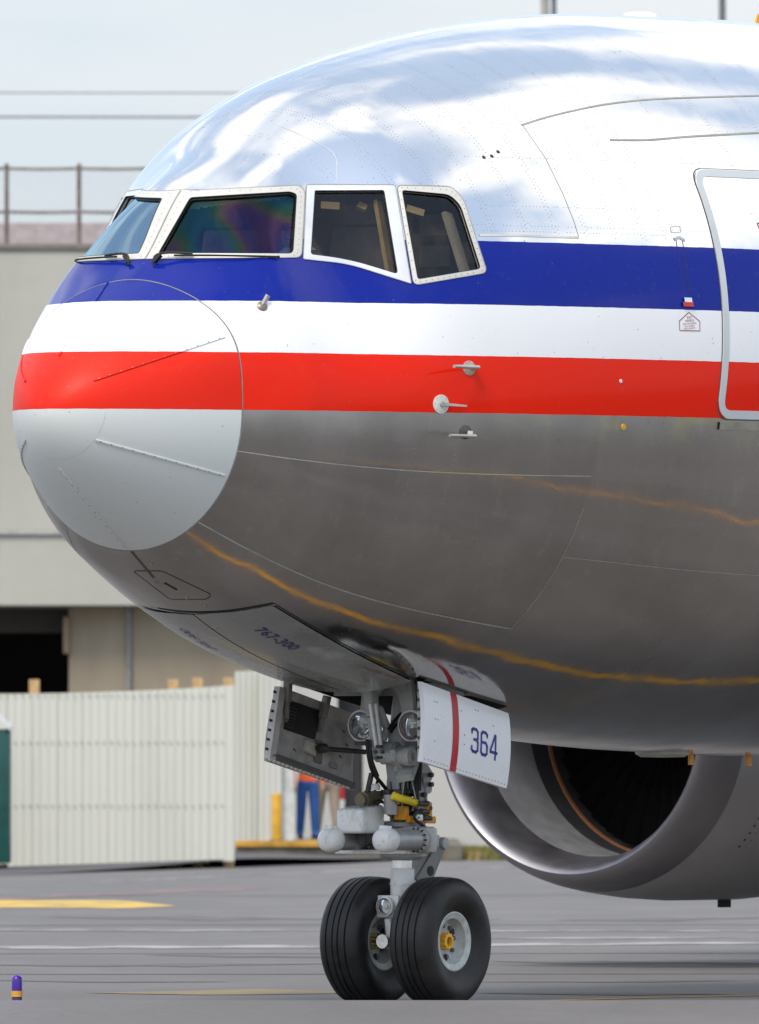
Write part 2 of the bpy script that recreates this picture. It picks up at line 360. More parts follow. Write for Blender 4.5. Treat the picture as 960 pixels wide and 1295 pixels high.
def rnd(pts, r, k=6, e=10):
    """closed polygon with rounded corners, constant vertex count"""
    out = []; n = len(pts); rr = r if isinstance(r, (list, tuple)) else [r]*n
    P = [np.array(p, float) for p in pts]; A = []; B = []
    for i in range(n):
        p = P[i]; a = P[i-1]-p; b = P[(i+1) % n]-p; A.append(p+a/np.linalg.norm(a)*rr[i]); B.append(p+b/np.linalg.norm(b)*rr[i])
    for i in range(n):
        for j in range(k+1):
            t = j/k; out.append((1-t)**2*A[i]+2*t*(1-t)*P[i]+t*t*B[i])
        q = A[(i+1) % n]
        for j in range(1, e): out.append(B[i]+(q-B[i])*j/e)
    return out
def skin_ribbon(mb, uv, width, h=.0015, closed=False, raised=False):
    uv = np.array(uv); P = skin(uv[:, 0], uv[:, 1]); Nn = normal(uv[:, 0], uv[:, 1])
    T = np.roll(P, -1, 0)-np.roll(P, 1, 0)
    if not closed: T[0] = P[1]-P[0]; T[-1] = P[-1]-P[-2]
    T /= np.linalg.norm(T, axis=1, keepdims=True)+1e-9; S_ = np.cross(Nn, T)
    a = P-S_*width/2; b = P+S_*width/2
    if raised:
        rg = [[V(x-n*.004), V(x+n*h), V(y+n*h), V(y-n*.004)] for x, y, n in zip(a, b, Nn)]
        if closed: rg.append(rg[0])
        mb.rings(rg, False, False, False)
    else:
        rg = [[V(x+n*h), V(y+n*h)] for x, y, n in zip(a, b, Nn)]
        if closed: rg.append(rg[0])
        mb.rings(rg, False, False, False)
    return mb
def inside(poly, x, y):
    poly = np.array(poly); c_ = np.zeros(x.shape, bool); j = len(poly)-1
    for i in range(len(poly)):
        xi, yi = poly[i]; xj, yj = poly[j]
        if yi != yj: c_ ^= ((yi > y) != (yj > y)) & (x < (xj-xi)*(y-yi)/(yj-yi)+xi)
        j = i
    return c_

# cockpit windows of the port side as (frame outline, glass outline) pixel corners; mirrored to starboard
WIN = [
 ([(230, 242), (377, 234.5), (386, 240), (381, 326), (186, 328)], [(241, 250.5), (366, 243), (375, 246), (370, 321), (201, 320.5)], [4, 4, 8, 8, 4], [4, 3, 4, 6, 3]),
 ([(387.5, 233.5), (500, 234), (520, 359), (440, 334), (383, 328)], [(398, 241.5), (485.5, 241), (503, 347), (441, 328), (392.5, 322)], [2, 4, 2, 20, 3], [2, 3, 6, 30, 4]),
 ([(502, 234.5), (571, 236), (586, 252), (616, 345), (523, 361)], [(508, 241), (568, 246.5), (582, 260), (607.5, 340), (528, 353.5)], [6, 8, 10, 8, 8], [4, 8, 8, 5, 4])]
WUV = [([at(*p) for p in rnd(o, ro)], [at(*p) for p in rnd(i, ri)]) for o, i, ro, ri in WIN]
for u_ in WUV[0][0]:
    if abs(u_[1]) < .10 and u_[0] < 1.70: WUV[0][0][WUV[0][0].index(u_)] = (u_[0], .002)
BAY = (3.70, 4.79, .60)                      # nose gear opening: from, to, half width

def grid_mesh(name, S, P, m, parent, cut=True, off=0.0, cutgrow=0.0, clip=None):
    ns, npn = len(S), len(P); SS, PP = np.meshgrid(S, P, indexing='ij'); pts = skin(SS, PP)
    if off: pts = pts+normal(SS, PP)*off
    wrap = abs(P[-1]-P[0]-2*math.pi+(P[1]-P[0])) < 1e-6
    idx = np.arange(ns*npn).reshape(ns, npn); i2 = np.roll(idx, -1, 1)
    if not wrap: a, b = idx[:, :-1], idx[:, 1:]
    else: a, b = idx, i2
    q = np.stack([a[:-1], b[:-1], b[1:], a[1:]], -1).reshape(-1, 4)
    bad = np.zeros(ns*npn, bool); s1, p1 = SS.ravel(), PP.ravel(); p1 = (p1+math.pi) % (2*math.pi)-math.pi
    if cut:
        for o, i in WUV:
            poly = np.array(i)
            if cutgrow: c_ = poly.mean(0); poly = c_+(poly-c_)*(1+cutgrow)
            for sg in (1, -1): bad |= inside(np.stack([poly[:, 0], poly[:, 1]*sg], 1), s1, p1)
        f = pts.reshape(-1, 3); bad |= (f[:, 2] < 3) & (f[:, 0] > BAY[0]) & (f[:, 0] < BAY[1]) & (np.abs(f[:, 1]) < BAY[2])
    q = q[~bad[q].any(1)]
    if clip is not None: q = q[clip(SS.ravel()[q].mean(1), PP.ravel()[q].mean(1))]
    me = bpy.data.meshes.new(name); me.vertices.add(ns*npn); me.vertices.foreach_set('co', pts.reshape(-1).astype('f'))
    me.loops.add(q.size); me.loops.foreach_set('vertex_index', q.ravel().astype('i'))
    me.polygons.add(len(q)); me.polygons.foreach_set('loop_start', np.arange(0, q.size, 4).astype('i'))
    me.update(calc_edges=True); me.validate(); me.shade_smooth()
    bm = bmesh.new(); bm.from_mesh(me); bmesh.ops.delete(bm, geom=[v for v in bm.verts if not v.link_faces], context='VERTS'); bm.to_mesh(me); bm.free()
    return link(name, me, m, parent)
NPH = 420; PHI = np.arange(NPH)*2*math.pi/NPH-math.pi
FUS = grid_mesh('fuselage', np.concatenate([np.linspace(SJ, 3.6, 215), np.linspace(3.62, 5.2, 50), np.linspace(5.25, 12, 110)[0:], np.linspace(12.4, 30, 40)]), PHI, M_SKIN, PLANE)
RAD = grid_mesh('radome', np.concatenate([SJ*np.linspace(0.004, 1, 90)**2*(SJ-.004)/SJ]), PHI[::2], M_RADOME, PLANE, cut=False)

M_DARK = mat('dark seam', (.03, .03, .03), .8); M_SEAMG = mat('grey sealant', (.30, .30, .28), .7); M_SEAML = mat('pale sealant', (.42, .43, .36), .6)
M_FRAME = mat('window frame metal', (.64, .62, .57), .45, .15, .03, 6); M_BAND = mat('window post metal', (.74, .75, .76), .35, .35, .03, 8)
M_BLK = mat('black rubber', (.012, .012, .013), .55); M_GLV = mat('gear grey enamel', (.32, .33, .32), .36, 0, .07, 5, coat=.15)
# ---- radome pieces
sm = MB(); skin_ribbon(sm, [(SJ+.001, a) for a in np.linspace(-math.pi, math.pi, 260)], .008, .002); sm.build('radome_seam', mat('radome joint', (.24, .24, .24), .6), RAD)
for c0, c1 in (((118.5, 481.5), (284, 426)), ((120.5, 556), (284, 601)), ((137, 357), (75, 450)), ((74.5, 591), (160, 694))):
    a, b = at(*c0), at(*c1)
    for sg in (1, -1):
        if sg < 0 and (abs(a[1]) < .35 or c0[1] > 580): continue
        n = 24; uv = [at(c0[0]+(c1[0]-c0[0])*i/n, c0[1]+(c1[1]-c0[1])*i/n) for i in range(n+1)]; uv = [(q[0], q[1]*sg) for q in uv]
        o = skin_ribbon(MB(), uv, .011, .009, raised=True).build('lightning_strip', M_RADOME, RAD)
        rv = MB()
        for i in range(1, n, 2):
            p = loc(*uv[i], .0085); nn = normal(*uv[i]); rv.lathe([(.0055, 0), (.004, .003)], p, nn, 6)
        rv.build('strip_screws', mat('screw steel', (.25, .25, .25), .4, .6), RAD)['kind'] = 'stuff'
skin_ribbon(MB(), [(.19+.03*math.cos(a), a) for a in np.linspace(1.62, 3.5, 90)], .003, .001).build('tip_cap_edge', mat('radome tip edge', (.56, .585, .57), .5), RAD)
# ---- windows
def glass(name, tint, dark, rainbow=False, refl=(.85, .9, 1)):
    t = NT(name); out = t.n['Material Output']; t.n.remove(t.b)
    tr = t.n.new('ShaderNodeBsdfTransparent'); tr.inputs[0].default_value = (*tint, 1)
    gl = t.n.new('ShaderNodeBsdfGlossy'); gl.inputs['Roughness'].default_value = .015
    fr = t.n.new('ShaderNodeFresnel'); fr.inputs['IOR'].default_value = 1.55
    mx = t.n.new('ShaderNodeMixShader')
    if rainbow:                                    # heating film on the windshield: soft interference colours
        cr = t.n.new('ShaderNodeValToRGB'); e = cr.color_ramp.elements
        e[0].position = .25; e[0].color = (.06, .09, .34, 1); e[1].position = .8; e[1].color = (.07, .13, .40, 1)
        for p, c_ in ((.38, (.04, .20, .30)), (.46, (.08, .22, .15)), (.52, (.22, .19, .18)), (.57, (.20, .11, .28)), (.64, (.06, .09, .34))):
            x = e.new(p); x.color = (*c_, 1)
        t.l.new(t.noise(1.5, 1.5, .4, dist=.5), cr.inputs[0]); t.l.new(cr.outputs[0], gl.inputs['Color'])
        fac = t.math('ADD', t.math('MULTIPLY', fr.outputs[0], 1.6), dark)
    else:
        gl.inputs['Color'].default_value = (*refl, 1); fac = t.math('ADD', t.math('MULTIPLY', fr.outputs[0], .75), dark)
    t.l.new(fac, mx.inputs[0]); t.l.new(tr.outputs[0], mx.inputs[1]); t.l.new(gl.outputs[0], mx.inputs[2]); t.l.new(mx.outputs[0], out.inputs[0]); return t.m
GL1 = glass('windshield glass', (.74, .78, .78), .13, True); GL2 = glass('side glass', (.80, .77, .72), .0)
GL1S = glass('starboard windshield glass', (.5, .6, .65), .36, False, (.55, .80, 1.0))  # blue sky reflection put into the gloss tint, unlike the port pane
rivet_uv = []                                      # (s, phi) of the screws round the frames
for wi, (ou, iu) in enumerate(WUV):
    for sg in (1, -1):
        O = np.array(ou)*[1, sg]; I = np.array(iu)*[1, sg]; n = len(O)
        po, no = skin(O[:, 0], O[:, 1]), normal(O[:, 0], O[:, 1]); pi_, ni = skin(I[:, 0], I[:, 1]), normal(I[:, 0], I[:, 1])
        mid = O*.5+I*.5; pm, nm = skin(mid[:, 0], mid[:, 1]), normal(mid[:, 0], mid[:, 1])
        cg = pi_.mean(0); u_, s_, vt = np.linalg.svd(pi_-cg); pn = vt[2]
        if pn@ni.mean(0) < 0: pn = -pn
        dev = (pi_-cg)@pn; depth = -dev.min()+.012
        flat = pi_-np.outer(dev, pn)-pn*depth
        rg = []
        for i in list(range(n))+[0]:
            rg.append([V(po[i]-no[i]*.004), V(po[i]+no[i]*.003), V(pm[i]+nm[i]*.006), V(pi_[i]+ni[i]*.006), V(pi_[i]-ni[i]*.022)])
        fo = MB().rings(rg, False, False, False).build('window_frame', M_BAND if wi == 1 else M_FRAME, PLANE, angle=30)
        ci = I.mean(0); Ig = ci+(I-ci)*1.02
        inp = lambda a, b, Ig=Ig: inside(Ig, a, b)
        grid_mesh('window_pane', np.linspace(Ig[:, 0].min(), Ig[:, 0].max(), 110), np.linspace(Ig[:, 1].min(), Ig[:, 1].max(), 110), (GL1 if sg > 0 else GL1S) if wi == 0 else GL2, fo, cut=False, off=-.016, clip=inp)
        # black rubber seal
        sl_ = [[V(pi_[i]+ni[i]*.0075+(po[i]-pi_[i])*.02), V(pi_[i]+ni[i]*.0075-(po[i]-pi_[i])*.05), V(pi_[i]-ni[i]*.010-(po[i]-pi_[i])*.05)] for i in list(range(n))+[0]]
        MB().rings(sl_, False, False, False).build('window_seal', M_BLK, fo)
        skin_ribbon(MB(), O, .005, .0065, True).build('frame_joint', M_SEAMG, fo)
        if wi != 1:
            acc = 0; m_ = O*.55+I*.45; pp = skin(m_[:, 0], m_[:, 1])
            for i in range(n):
                acc += np.linalg.norm(pp[i]-pp[i-1])
                if acc > .034: acc = 0; rivet_uv.append((m_[i, 0], m_[i, 1], .0068, .0038))
# ---- wipers
for sg in (1, -1):
    q = lambda px, py, h: V(loc(at(px, py)[0], at(px, py)[1]*sg, h))
    mb = MB().path([q(194, 336, .012), q(200, 330, .05), q(216, 326, .05), q(245, 325, .035)], .009, 8)
    mb.bar(q(196, 334, .02), q(206, 329, .05), .03, .025)
    wp = mb.build('wiper_arm', M_BLK, PLANE)
    MB().path([q(222, 327.5, .035), q(262, 326.5, .03), q(310, 326.5, .025), q(352, 327, .02)], .007, 6).build('wiper_blade', M_BLK, wp)
# ---- seams of the skin
def seam(uv, w_=.006, m=None): return skin_ribbon(MB(), uv, w_).build('skin_seam', m or M_SEAML, FUS)
for px in ([(660, 157), (690, 200), (712, 245), (726, 280), (732, 300)],): seam([at(*p) for p in dens(px)], .006)
SV = 3.86; V0 = at(728, 660)[1]; V1 = at(648, 796)[1]
seam([(SV, a) for a in np.linspace(V0-.05, V1, 60)], .006); seam([(SV, -a) for a in np.linspace(V0-.05, V1, 60)], .006)
for sg in (1, -1):
    a1 = at(305, 571)[1]; a2 = at(745, 602)[1]; seam([(s, sg*(a1+(a2-a1)*(s-SJ)/3)) for s in np.linspace(SJ, 3.85, 60)], .006)
    b1 = at(265, 668)[1]; b2 = at(640, 794)[1]; seam([(s, sg*(b1+(b2-b1)*(s-SJ)/2.8)) for s in np.linspace(SJ, 3.85, 60)], .011)
    c1 = at(800, 714)[1]; seam([(s, sg*c1) for s in np.linspace(3.87, 9, 60)], .004)
for pts, wd in (([(660, 158), (700, 146), (760, 133), (820, 126), (890, 123), (960, 121)], .014), ([(772, 177), (820, 177), (870, 173), (960, 168)], .016)):
    skin_ribbon(MB(), [at(*p) for p in smooth(pts, 10)], wd, .003, raised=True).build('lap_strip', mat('lap strip metal', (.36, .35, .30), .5, .3), FUS)
skin_ribbon(MB(), [at(*p) for p in dens([(606, 297.5), (660, 298), (732, 300.5)], 12)], .016, .004, raised=True).build('paint_edge_strip', mat('edge strip', (.62, .61, .56), .5), FUS)
for pts in ([(240, 170), (330, 120), (430, 70)], [(345, 155), (400, 180), (424, 198), (425, 232)]): seam([at(*p) for p in smooth(pts, 10)], .005, mat('pale seam', (.62, .63, .64), .5))
# rivets in the bright upper skin and, fainter, on the flanks
def rivets(name, lst, m):
    vs = []; fs = []
    A = np.array(lst); P = skin(A[:, 0], A[:, 1]); Nn = normal(A[:, 0], A[:, 1])
    for p, n, h, r in zip(P, Nn, A[:, 2], A[:, 3]):
        nn = V(n); u = nn.orthogonal().normalized(); v = nn.cross(u); b = len(vs); c_ = V(p)+nn*h
        vs += [c_+(u*math.cos(k_*math.pi/3)+v*math.sin(k_*math.pi/3))*r for k_ in range(6)]; fs.append(tuple(b+k_ for k_ in range(6)))
    o = MB().add(vs, fs).build(name, m, FUS, smooth=False); o['kind'] = 'stuff'; return o
rivets('frame_screws', rivet_uv, mat('frame screw', (.16, .15, .14), .5, .3))
def outside_windows(s, ph):
    return not any(inside(np.array(o), np.array([s]), np.array([abs(ph)]))[0] for o, i in WUV)
rv = []
top_lim = lambda s: math.acos(np.clip((5.36-np.interp(s, TS, T_M))/(np.interp(s, TS, T_T)-np.interp(s, TS, T_M)), -1, 1))
for s0 in list(np.arange(2.05, 4.6, .27))+list(np.arange(4.7, 12, .52)):
    for ds in (0, .030):
        s = s0+ds; lim = top_lim(s); w_ = np.interp(s, TS, T_W)
        for ph in np.arange(-.9, lim-.01, .026/w_):
            if random.random() < (.86 if int(s0*100) % 3 else .45): rv.append((s+random.uniform(-.002, .002), ph, .0008, .0037))
for z0 in (5.42, 5.46, 5.60, 5.95, 6.2, 6.24):
    for s in np.arange(2.1, 11, .030):
        den = np.interp(s, TS, T_T)-np.interp(s, TS, T_M); a = (z0-np.interp(s, TS, T_M))/den
        if abs(a) < 1 and random.random() < .75 and not (1.0 < (s*1.3) % 2.6 < 1.5 and z0 > 5.5): rv.append((s, math.acos(a), .0008, .0036))
rv = [r for r in rv if not (r[0] < 3.4 and not outside_windows(r[0], r[1]))]
rivets('skin_rivets', rv, mat('rivet head', (.33, .34, .37), .5, .3))
rv = []
for s0 in (2.3, 2.62, 5.35, 5.41, 6.9):
    for ph in np.arange(1.75, 2.75, .022):
        if random.random() < .6: rv.append((s0, ph, .0008, .003))
rivets('skin_rivets', rv, mat('flank rivet', (.45, .43, .40), .5, .4))
# ---- doors of the nose bay that are shut
blk = MB(); pale = MB()
f1 = [at(*p) for p in smooth([(186, 766), (215, 771.5), (252, 774), (295, 771.5), (346, 763)], 8)]
sd = [at(*p) for p in smooth([(346, 763), (400, 795), (460, 828), (528, 861)], 8)]
skin_ribbon(blk, f1[4:], .022, .002); skin_ribbon(pale, [(s+.018, p) for s, p in f1], .008, .003)
skin_ribbon(blk, sd, .010, .002); skin_ribbon(blk, [(s, -p) for s, p in sd], .010, .002)
skin_ribbon(blk, [(s, math.pi) for s in np.linspace(f1[20][0]+.02, 3.69, 60)], .012, .002)
fa, sa = np.array(f1), np.array(sd); fa[:, 1] = math.pi-np.abs(fa[:, 1]-math.pi); o_ = np.argsort(fa[len(fa)//2:, 0]); fr_ = fa[len(fa)//2:][o_]
def half(s):
    a = math.pi-np.interp(s, sa[:, 0], sa[:, 1])
    if s < fr_[-1, 0]: a = min(a if s > sa[0, 0] else 9, max(0, (s-fr_[0, 0])/(fr_[-1, 0]-fr_[0, 0]))**.6*(math.pi-sa[0, 1]))
    return a
for sg in (1, -1):
    rows_ = []
    for s in np.linspace(fr_[0, 0]+.02, 3.695, 70):
        a = max(.004, half(s)-.012); rows_.append([V(loc(s, math.pi-sg*(.004+(a-.004)*k_/16), .008)) for k_ in range(17)])
    MB().rings(rows_, False, False, False).build('closed_gear_door', mat('door grey paint', (.30, .305, .295), .28, .25, .06, 3, coat=.4), PLANE, angle=60)
blk.build('gear_door_gap', M_DARK, FUS); pale.build('door_lip', mat('bare edge', (.7, .69, .66), .35, .5), FUS)
skin_ribbon(MB(), [(s, math.pi+.0) for s in np.linspace(SJ+.01, SJ+.28, 12)]+[], .022, .002).build('keel_strip', mat('keel sealant', (.10, .095, .08), .7), FUS)
hp = MB(); skin_ribbon(hp, [at(*p) for p in rnd([(168, 722), (205, 722), (268, 752), (262, 758), (215, 758)], 5)], .006, .002, True)
hp.build('access_hatch_outline', M_DARK, FUS)
skin_ribbon(MB(), [at(*p) for p in dens([(208, 737), (224, 746)], 6)], .022, .002).build('latch', M_DARK, FUS)
for p in ((191, 713), (236, 756), (259, 766)):
    u = at(*p); MB().lathe([(.014, 0), (.014, .006), (.006, .010)], loc(*u), normal(*u), 12).build('drain_stud', mat('brass stud', (.45, .40, .25), .4, .8), FUS)

# ---- lettering that follows the skin
def text_mesh(s, size, squash=1.0):
    cu = bpy.data.curves.new('t', 'FONT'); cu.body = s; cu.size = size; cu.align_x = 'CENTER'; cu.align_y = 'CENTER'; cu.resolution_u = 2
    o = bpy.data.objects.new('t', cu); COL.objects.link(o); dg = bpy.context.evaluated_depsgraph_get(); dg.update()
    me = bpy.data.meshes.new_from_object(o.evaluated_get(dg)); bpy.data.objects.remove(o); bpy.data.curves.remove(cu)
    return [(v.co.x*squash, v.co.y) for v in me.vertices], [tuple(p.vertices) for p in me.polygons]
def on_skin(mb, s0, ph0, pts, fs, ang=0.0, h=.0022, flip=1):
    """lay flat outlines on the skin: x aft, y up, turned by ang"""
    vs = []
    ds = np.linalg.norm(skin(s0+.001, ph0)-skin(s0, ph0))/.001; dp = np.linalg.norm(skin(s0, ph0+.001)-skin(s0, ph0))/.001
    for x, y in pts:
        a = x*math.cos(ang)-y*math.sin(ang); b = x*math.sin(ang)+y*math.cos(ang)
        vs.append(V(loc(s0+flip*a/ds, ph0-flip*b/dp if flip > 0 else ph0-b/dp*flip, h)))
    mb.add(vs, fs)
M_INKB = mat('blue lettering', (.02, .03, .16), .5); M_INKR = mat('dark red lettering', (.35, .04, .05), .5); M_INKG = mat('grey lettering', (.10, .10, .11), .6)
def words(name, s, px, py, size, m, ang=0.0, parent=FUS, squash=1.0, hh=.0022):
    u = at(px, py); p, f = text_mesh(s, size, squash); mb = MB()
    on_skin(mb, u[0], u[1], p, f, ang, hh); return mb.build(name, m, parent, smooth=False)
words('type_lettering', '767-300', 350, 807, .135, M_INKB, 0.0, hh=.012)
mb = MB(); u = at(350, 807); p, f = text_mesh('767-300', .135); on_skin(mb, u[0], -u[1], [(-x, y) for x, y in p], f, 0, .012); mb.build('type_lettering', M_INKB, FUS, smooth=False)
words('warning_lettering', 'CAUTION STEERING', 482, 850, .045, M_INKR, 0, hh=.012)
# exit handle: recess, pull tab and notice on the flank
hb = MB(); skin_ribbon(hb, [at(*p) for p in dens([(855, 303), (864, 370)], 8)], .007, .0012); skin_ribbon(hb, [at(*p) for p in dens([(863, 303), (872, 372)], 8)], .007, .0012)
hb.build('handle_slot', mat('dark blue slot', (.006, .008, .06), .5), FUS)
skin_ribbon(MB(), [at(*p) for p in dens([(852.5, 303), (859, 300.5), (866, 304)], 8)], .022, .004, raised=True).build('handle_hinge', mat('hinge steel', (.45, .47, .48), .4, .5), FUS)
skin_ribbon(MB(), [at(*p) for p in dens([(864.5, 380.5), (874, 381)], 4)], .045, .012, raised=True).build('pull_tab', mat('white tab', WHITE_P, .4), FUS)
skin_ribbon(MB(), [at(*p) for p in dens([(862.5, 385), (875.5, 385.5)], 4)], .032, .014, raised=True).build('pull_tab', mat('red tab', (.55, .03, .02), .4), FUS)
skin_ribbon(MB(), [at(*p) for p in dens([(859, 406), (871, 395), (885, 406.5), (885, 418.5), (859.5, 418), (859, 406)], 8)], .006, .002).build('notice_outline', M_INKR, FUS)
for s, py, sz in (('EXIT', 401.5, .026), ('HANDLE', 405.5, .024), ('PUSH AND RELEASE', 409.3, .016), ('PULL HANDLE', 412.5, .016), ('PUSH DOOR UP', 415.5, .016)): words('notice_lettering', s, 872, py, sz, M_INKR, 0)
skin_ribbon(MB(), [at(*p) for p in rnd([(848, 287), (860, 286), (861, 294), (849, 294)], 1.5)], .008, .002, True).build('placard', mat('pale placard', (.55, .55, .56), .5), FUS)
# ---- cabin door
DS0 = at(913.5, 430)[0]; _a, _b = at(879, 216), at(915, 500); DK = (_a[0]-_b[0])/(loc(*_a)[2]-loc(*_b)[2]); _zr = loc(*at(913.5, 430))[2]; DS1 = DS0+1.12; 
def phz(s, z):
    zm = np.interp(s, TS, T_M); return math.acos(np.clip((z-zm)/((np.interp(s, TS, T_T)-zm) if z > zm else (zm-np.interp(s, TS, T_B))), -1, 1))
zt_, zb_ = CAMZ+(YH-203)*107.9/F, CAMZ+(YH-529)*108.6/F
loop = rnd([(DS0, zt_), (DS1, zt_), (DS1, zb_), (DS0, zb_)], .13, 8, 30); dsh = lambda s, z: s+DK*(z-_zr)
duv = [(dsh(s, z), phz(dsh(s, z), z)) for s, z in loop]
skin_ribbon(MB(), duv, .009, .002, True).build('door_gap', mat('gap grey', (.10, .10, .10), .7), FUS)
din = []
for s, z in loop:
    s2, z2 = DS0+.035+(s-DS0)*(1-.07/1.12), zb_+.035+(z-zb_)*(1-.07/(zt_-zb_)); s2 = dsh(s2, z2); din.append((s2, phz(s2, z2)))
ss = np.linspace(DS0+.004, DS1-.004, 40)
DOOR = MB(); rows = []
for s in ss:
    ins = min(s-DS0, DS1-s); cut_ = .13-math.sqrt(max(0, .13**2-(.13-ins)**2)) if ins < .13 else 0
    zs = np.linspace(zb_+cut_+.004, zt_-cut_-.004, 60); rows.append([V(loc(dsh(s, z), phz(dsh(s, z), z), .006)) for z in zs])
DOOR = DOOR.rings(rows, False, False, False).build('cabin_door', M_SKIN, PLANE)
skin_ribbon(MB(), din, .060, .010, True, True).build('door_trim', mat('door trim paint', (.56, .585, .59), .45, 0, .02), DOOR)
u = at(957, 291)
eb = MB(); skin_ribbon(eb, [(u[0]+.115+a, u[1]+b) for a, b in ((-.09, -.019), (.09, -.019), (.09, .019), (-.09, .019), (-.09, -.019))], .008, .009); eb.build('sign_border', M_INKR, DOOR)
mb = MB(); p, f = text_mesh('EXIT', .07); on_skin(mb, u[0]+.115, u[1], p, f, 0, .009); mb.build('sign_lettering', M_INKR, DOOR, smooth=False)
skin_ribbon(MB(), [(s, phz(s, zb_-.045)) for s in np.linspace(DS0-.03, DS1, 12)], .055, .012, raised=True).build('sill_plate', mat('sill scuff plate', (.36, .34, .28), .45, .6), FUS)

# ---- probes and vanes
M_ST = mat('probe steel', (.55, .53, .49), .35, .7)
def probe(px, py, rr, col, blade):
    u = at(px, py); p = V(loc(*u)); n = V(normal(*u))
    o = MB().lathe([(rr, -.004), (rr, .006), (rr*.6, .012), (0, .014)], p, n, 24).build('probe_plate', col, FUS)
    for k_ in range(8):
        a = k_*math.pi/4; uu = n.orthogonal().normalized(); vv = n.cross(uu); c_ = p+(uu*math.cos(a)+vv*math.sin(a))*rr*.78+n*.006
        MB().lathe([(.006, 0), (.005, .003)], c_, n, 6).build('screw', M_DARK, o)
    return p, n, o
fw = V((-1, 0, 0))
p, n, o = probe(593, 465.5, .052, mat('probe base', (.50, .44, .36), .4, .4), 1)
MB().bar(p+V((.05, 0, .0)), p+n*.06+fw*.0, .03, .035).tube(p+n*.07+V((.05, 0, 0)), p+n*.075+fw*.26, .015, .012).build('pitot_tube', M_ST, o)
p, n, o = probe(588.5, 546.5, .050, mat('dark probe base', (.11, .10, .09), .5, .4), 1)
MB().bar(p+V((.05, 0, -.02)), p+n*.06, .03, .035).tube(p+n*.07+V((.05, 0, -.02)), p+n*.075+fw*.27+V((0, 0, -.02)), .015, .011).build('pitot_tube', M_ST, o)
p, n, o = probe(557.5, 511, .066, mat('vane plate', (.68, .69, .64), .45), 1)
MB().bar(p+n*.02, p+n*.05+V((.20, -.05, -.01)), .022, .012, a1=.012, b1=.006).lathe([(.022, 0), (.016, .03)], p, n, 14).build('vane', M_ST, o)
u = at(331.5, 387.5); p = V(loc(*u)); n = V(normal(*u))
o = MB().lathe([(.036, -.003), (.036, .01), (.02, .02)], p, n, 20).build('temperature_probe', mat('probe bronze', (.22, .19, .15), .4, .7), FUS)
MB().bar(p, p+n*.055+V((.05, 0, .05)), .03, .02).build('probe_mast', M_ST, o)
u = at(785, 482); MB().lathe([(.014, 0), (.012, .006)], loc(*u), normal(*u), 10).build('static_port', mat('white cap', WHITE_P, .4), FUS)
u = at(788.5, 540); MB().lathe([(.024, 0), (.022, .005)], loc(*u), normal(*u), 10).build('yellow_cap', mat('yellow cap', (.75, .42, .02), .45), FUS)
for px, py in ((612, 197), (622, 195.5), (630, 190)):
    u = at(px, py+2); MB().lathe([(.016, 0), (.012, .004)], loc(*u), normal(*u), 10).build('flush_fastener', M_DARK, FUS)
# ---- crown antennas
o = MB().lathe([(.14, -.02), (.14, .02), (.11, .055), (.05, .07), (0, .072)], (7.5, 0, 7.10), (0, 0, 1), 24); o.v = [(7.5+(x-7.5)*1.0, y, z) for x, y, z in o.v]
o.build('dome_antenna', mat('antenna white', WHITE_P, .4), FUS)
for px, w0 in ((877, 9.05), (953, 10.2)):
    MB().add([(w0-.02, -.012, 7.08), (w0+.10, -.012, 7.08), (w0+.10, .012, 7.08), (w0-.02, .012, 7.08), (w0+.045, -.006, 7.215), (w0+.11, -.006, 7.215), (w0+.11, .006, 7.215), (w0+.045, .006, 7.215)],
             [(0, 1, 2, 3), (4, 5, 6, 7), (0, 1, 5, 4), (1, 2, 6, 5), (2, 3, 7, 6), (3, 0, 4, 7)]).build('crown_beacon', mat('amber plastic', (.85, .38, .03), .4), FUS, smooth=False)
for px in (874, 947):
    q = G(px, 957, 0); zz_ = float(np.interp(q.x, TS, T_B))
    MB().box((q.x, 0, zz_-.02), (.05, .02, .11)).build('belly_tag', mat('amber plastic', (.85, .38, .03), .4), FUS, smooth=False)
q = G(838, 957, 0); MB().lathe([(.2, .03), (.2, -.005), (.16, -.028), (0, -.032)], (q.x, 0, float(np.interp(q.x, TS, T_B))), (0, 0, 1), 24).build('belly_antenna', mat('belly antenna', (.55, .53, .48), .5), FUS)

# ---- cockpit interior
M_TRIM = mat('cockpit trim', (.60, .50, .38), .7, 0, .15, 5); M_INT = mat('cockpit dark', (.36, .29, .26), .8); M_PANEL = mat('instrument panel', (.10, .095, .09), .6)
def lin_clip(s, p): return (np.abs((p+math.pi) % (2*math.pi)-math.pi) < 1.75)
LIN = grid_mesh('cockpit_lining', np.linspace(1.5, 4.0, 130), PHI[::1], M_TRIM, PLANE, cut=True, off=-.10, cutgrow=.32, clip=lin_clip)
MB().box((2.95, 0, 4.30), (2.0, 2.5, .06)).build('cockpit_floor', M_INT, PLANE)
MB().add([V(skin(4.0, a))*1 for a in np.linspace(-1.7, 1.7, 40)], [tuple(range(40))]).build('cockpit_bulkhead', M_INT, PLANE)
MB().box((1.80, 0, 5.02), (.45, 1.7, .10)).box((1.95, 0, 4.75), (.10, 1.7, .5)).build('glareshield', M_INT, PLANE, bevel=.02)
MB().box((2.6, 0, 5.95), (.9, .6, .06), Matrix.Rotation(R_(-18), 3, 'Y')).build('overhead_panel', M_PANEL, PLANE)
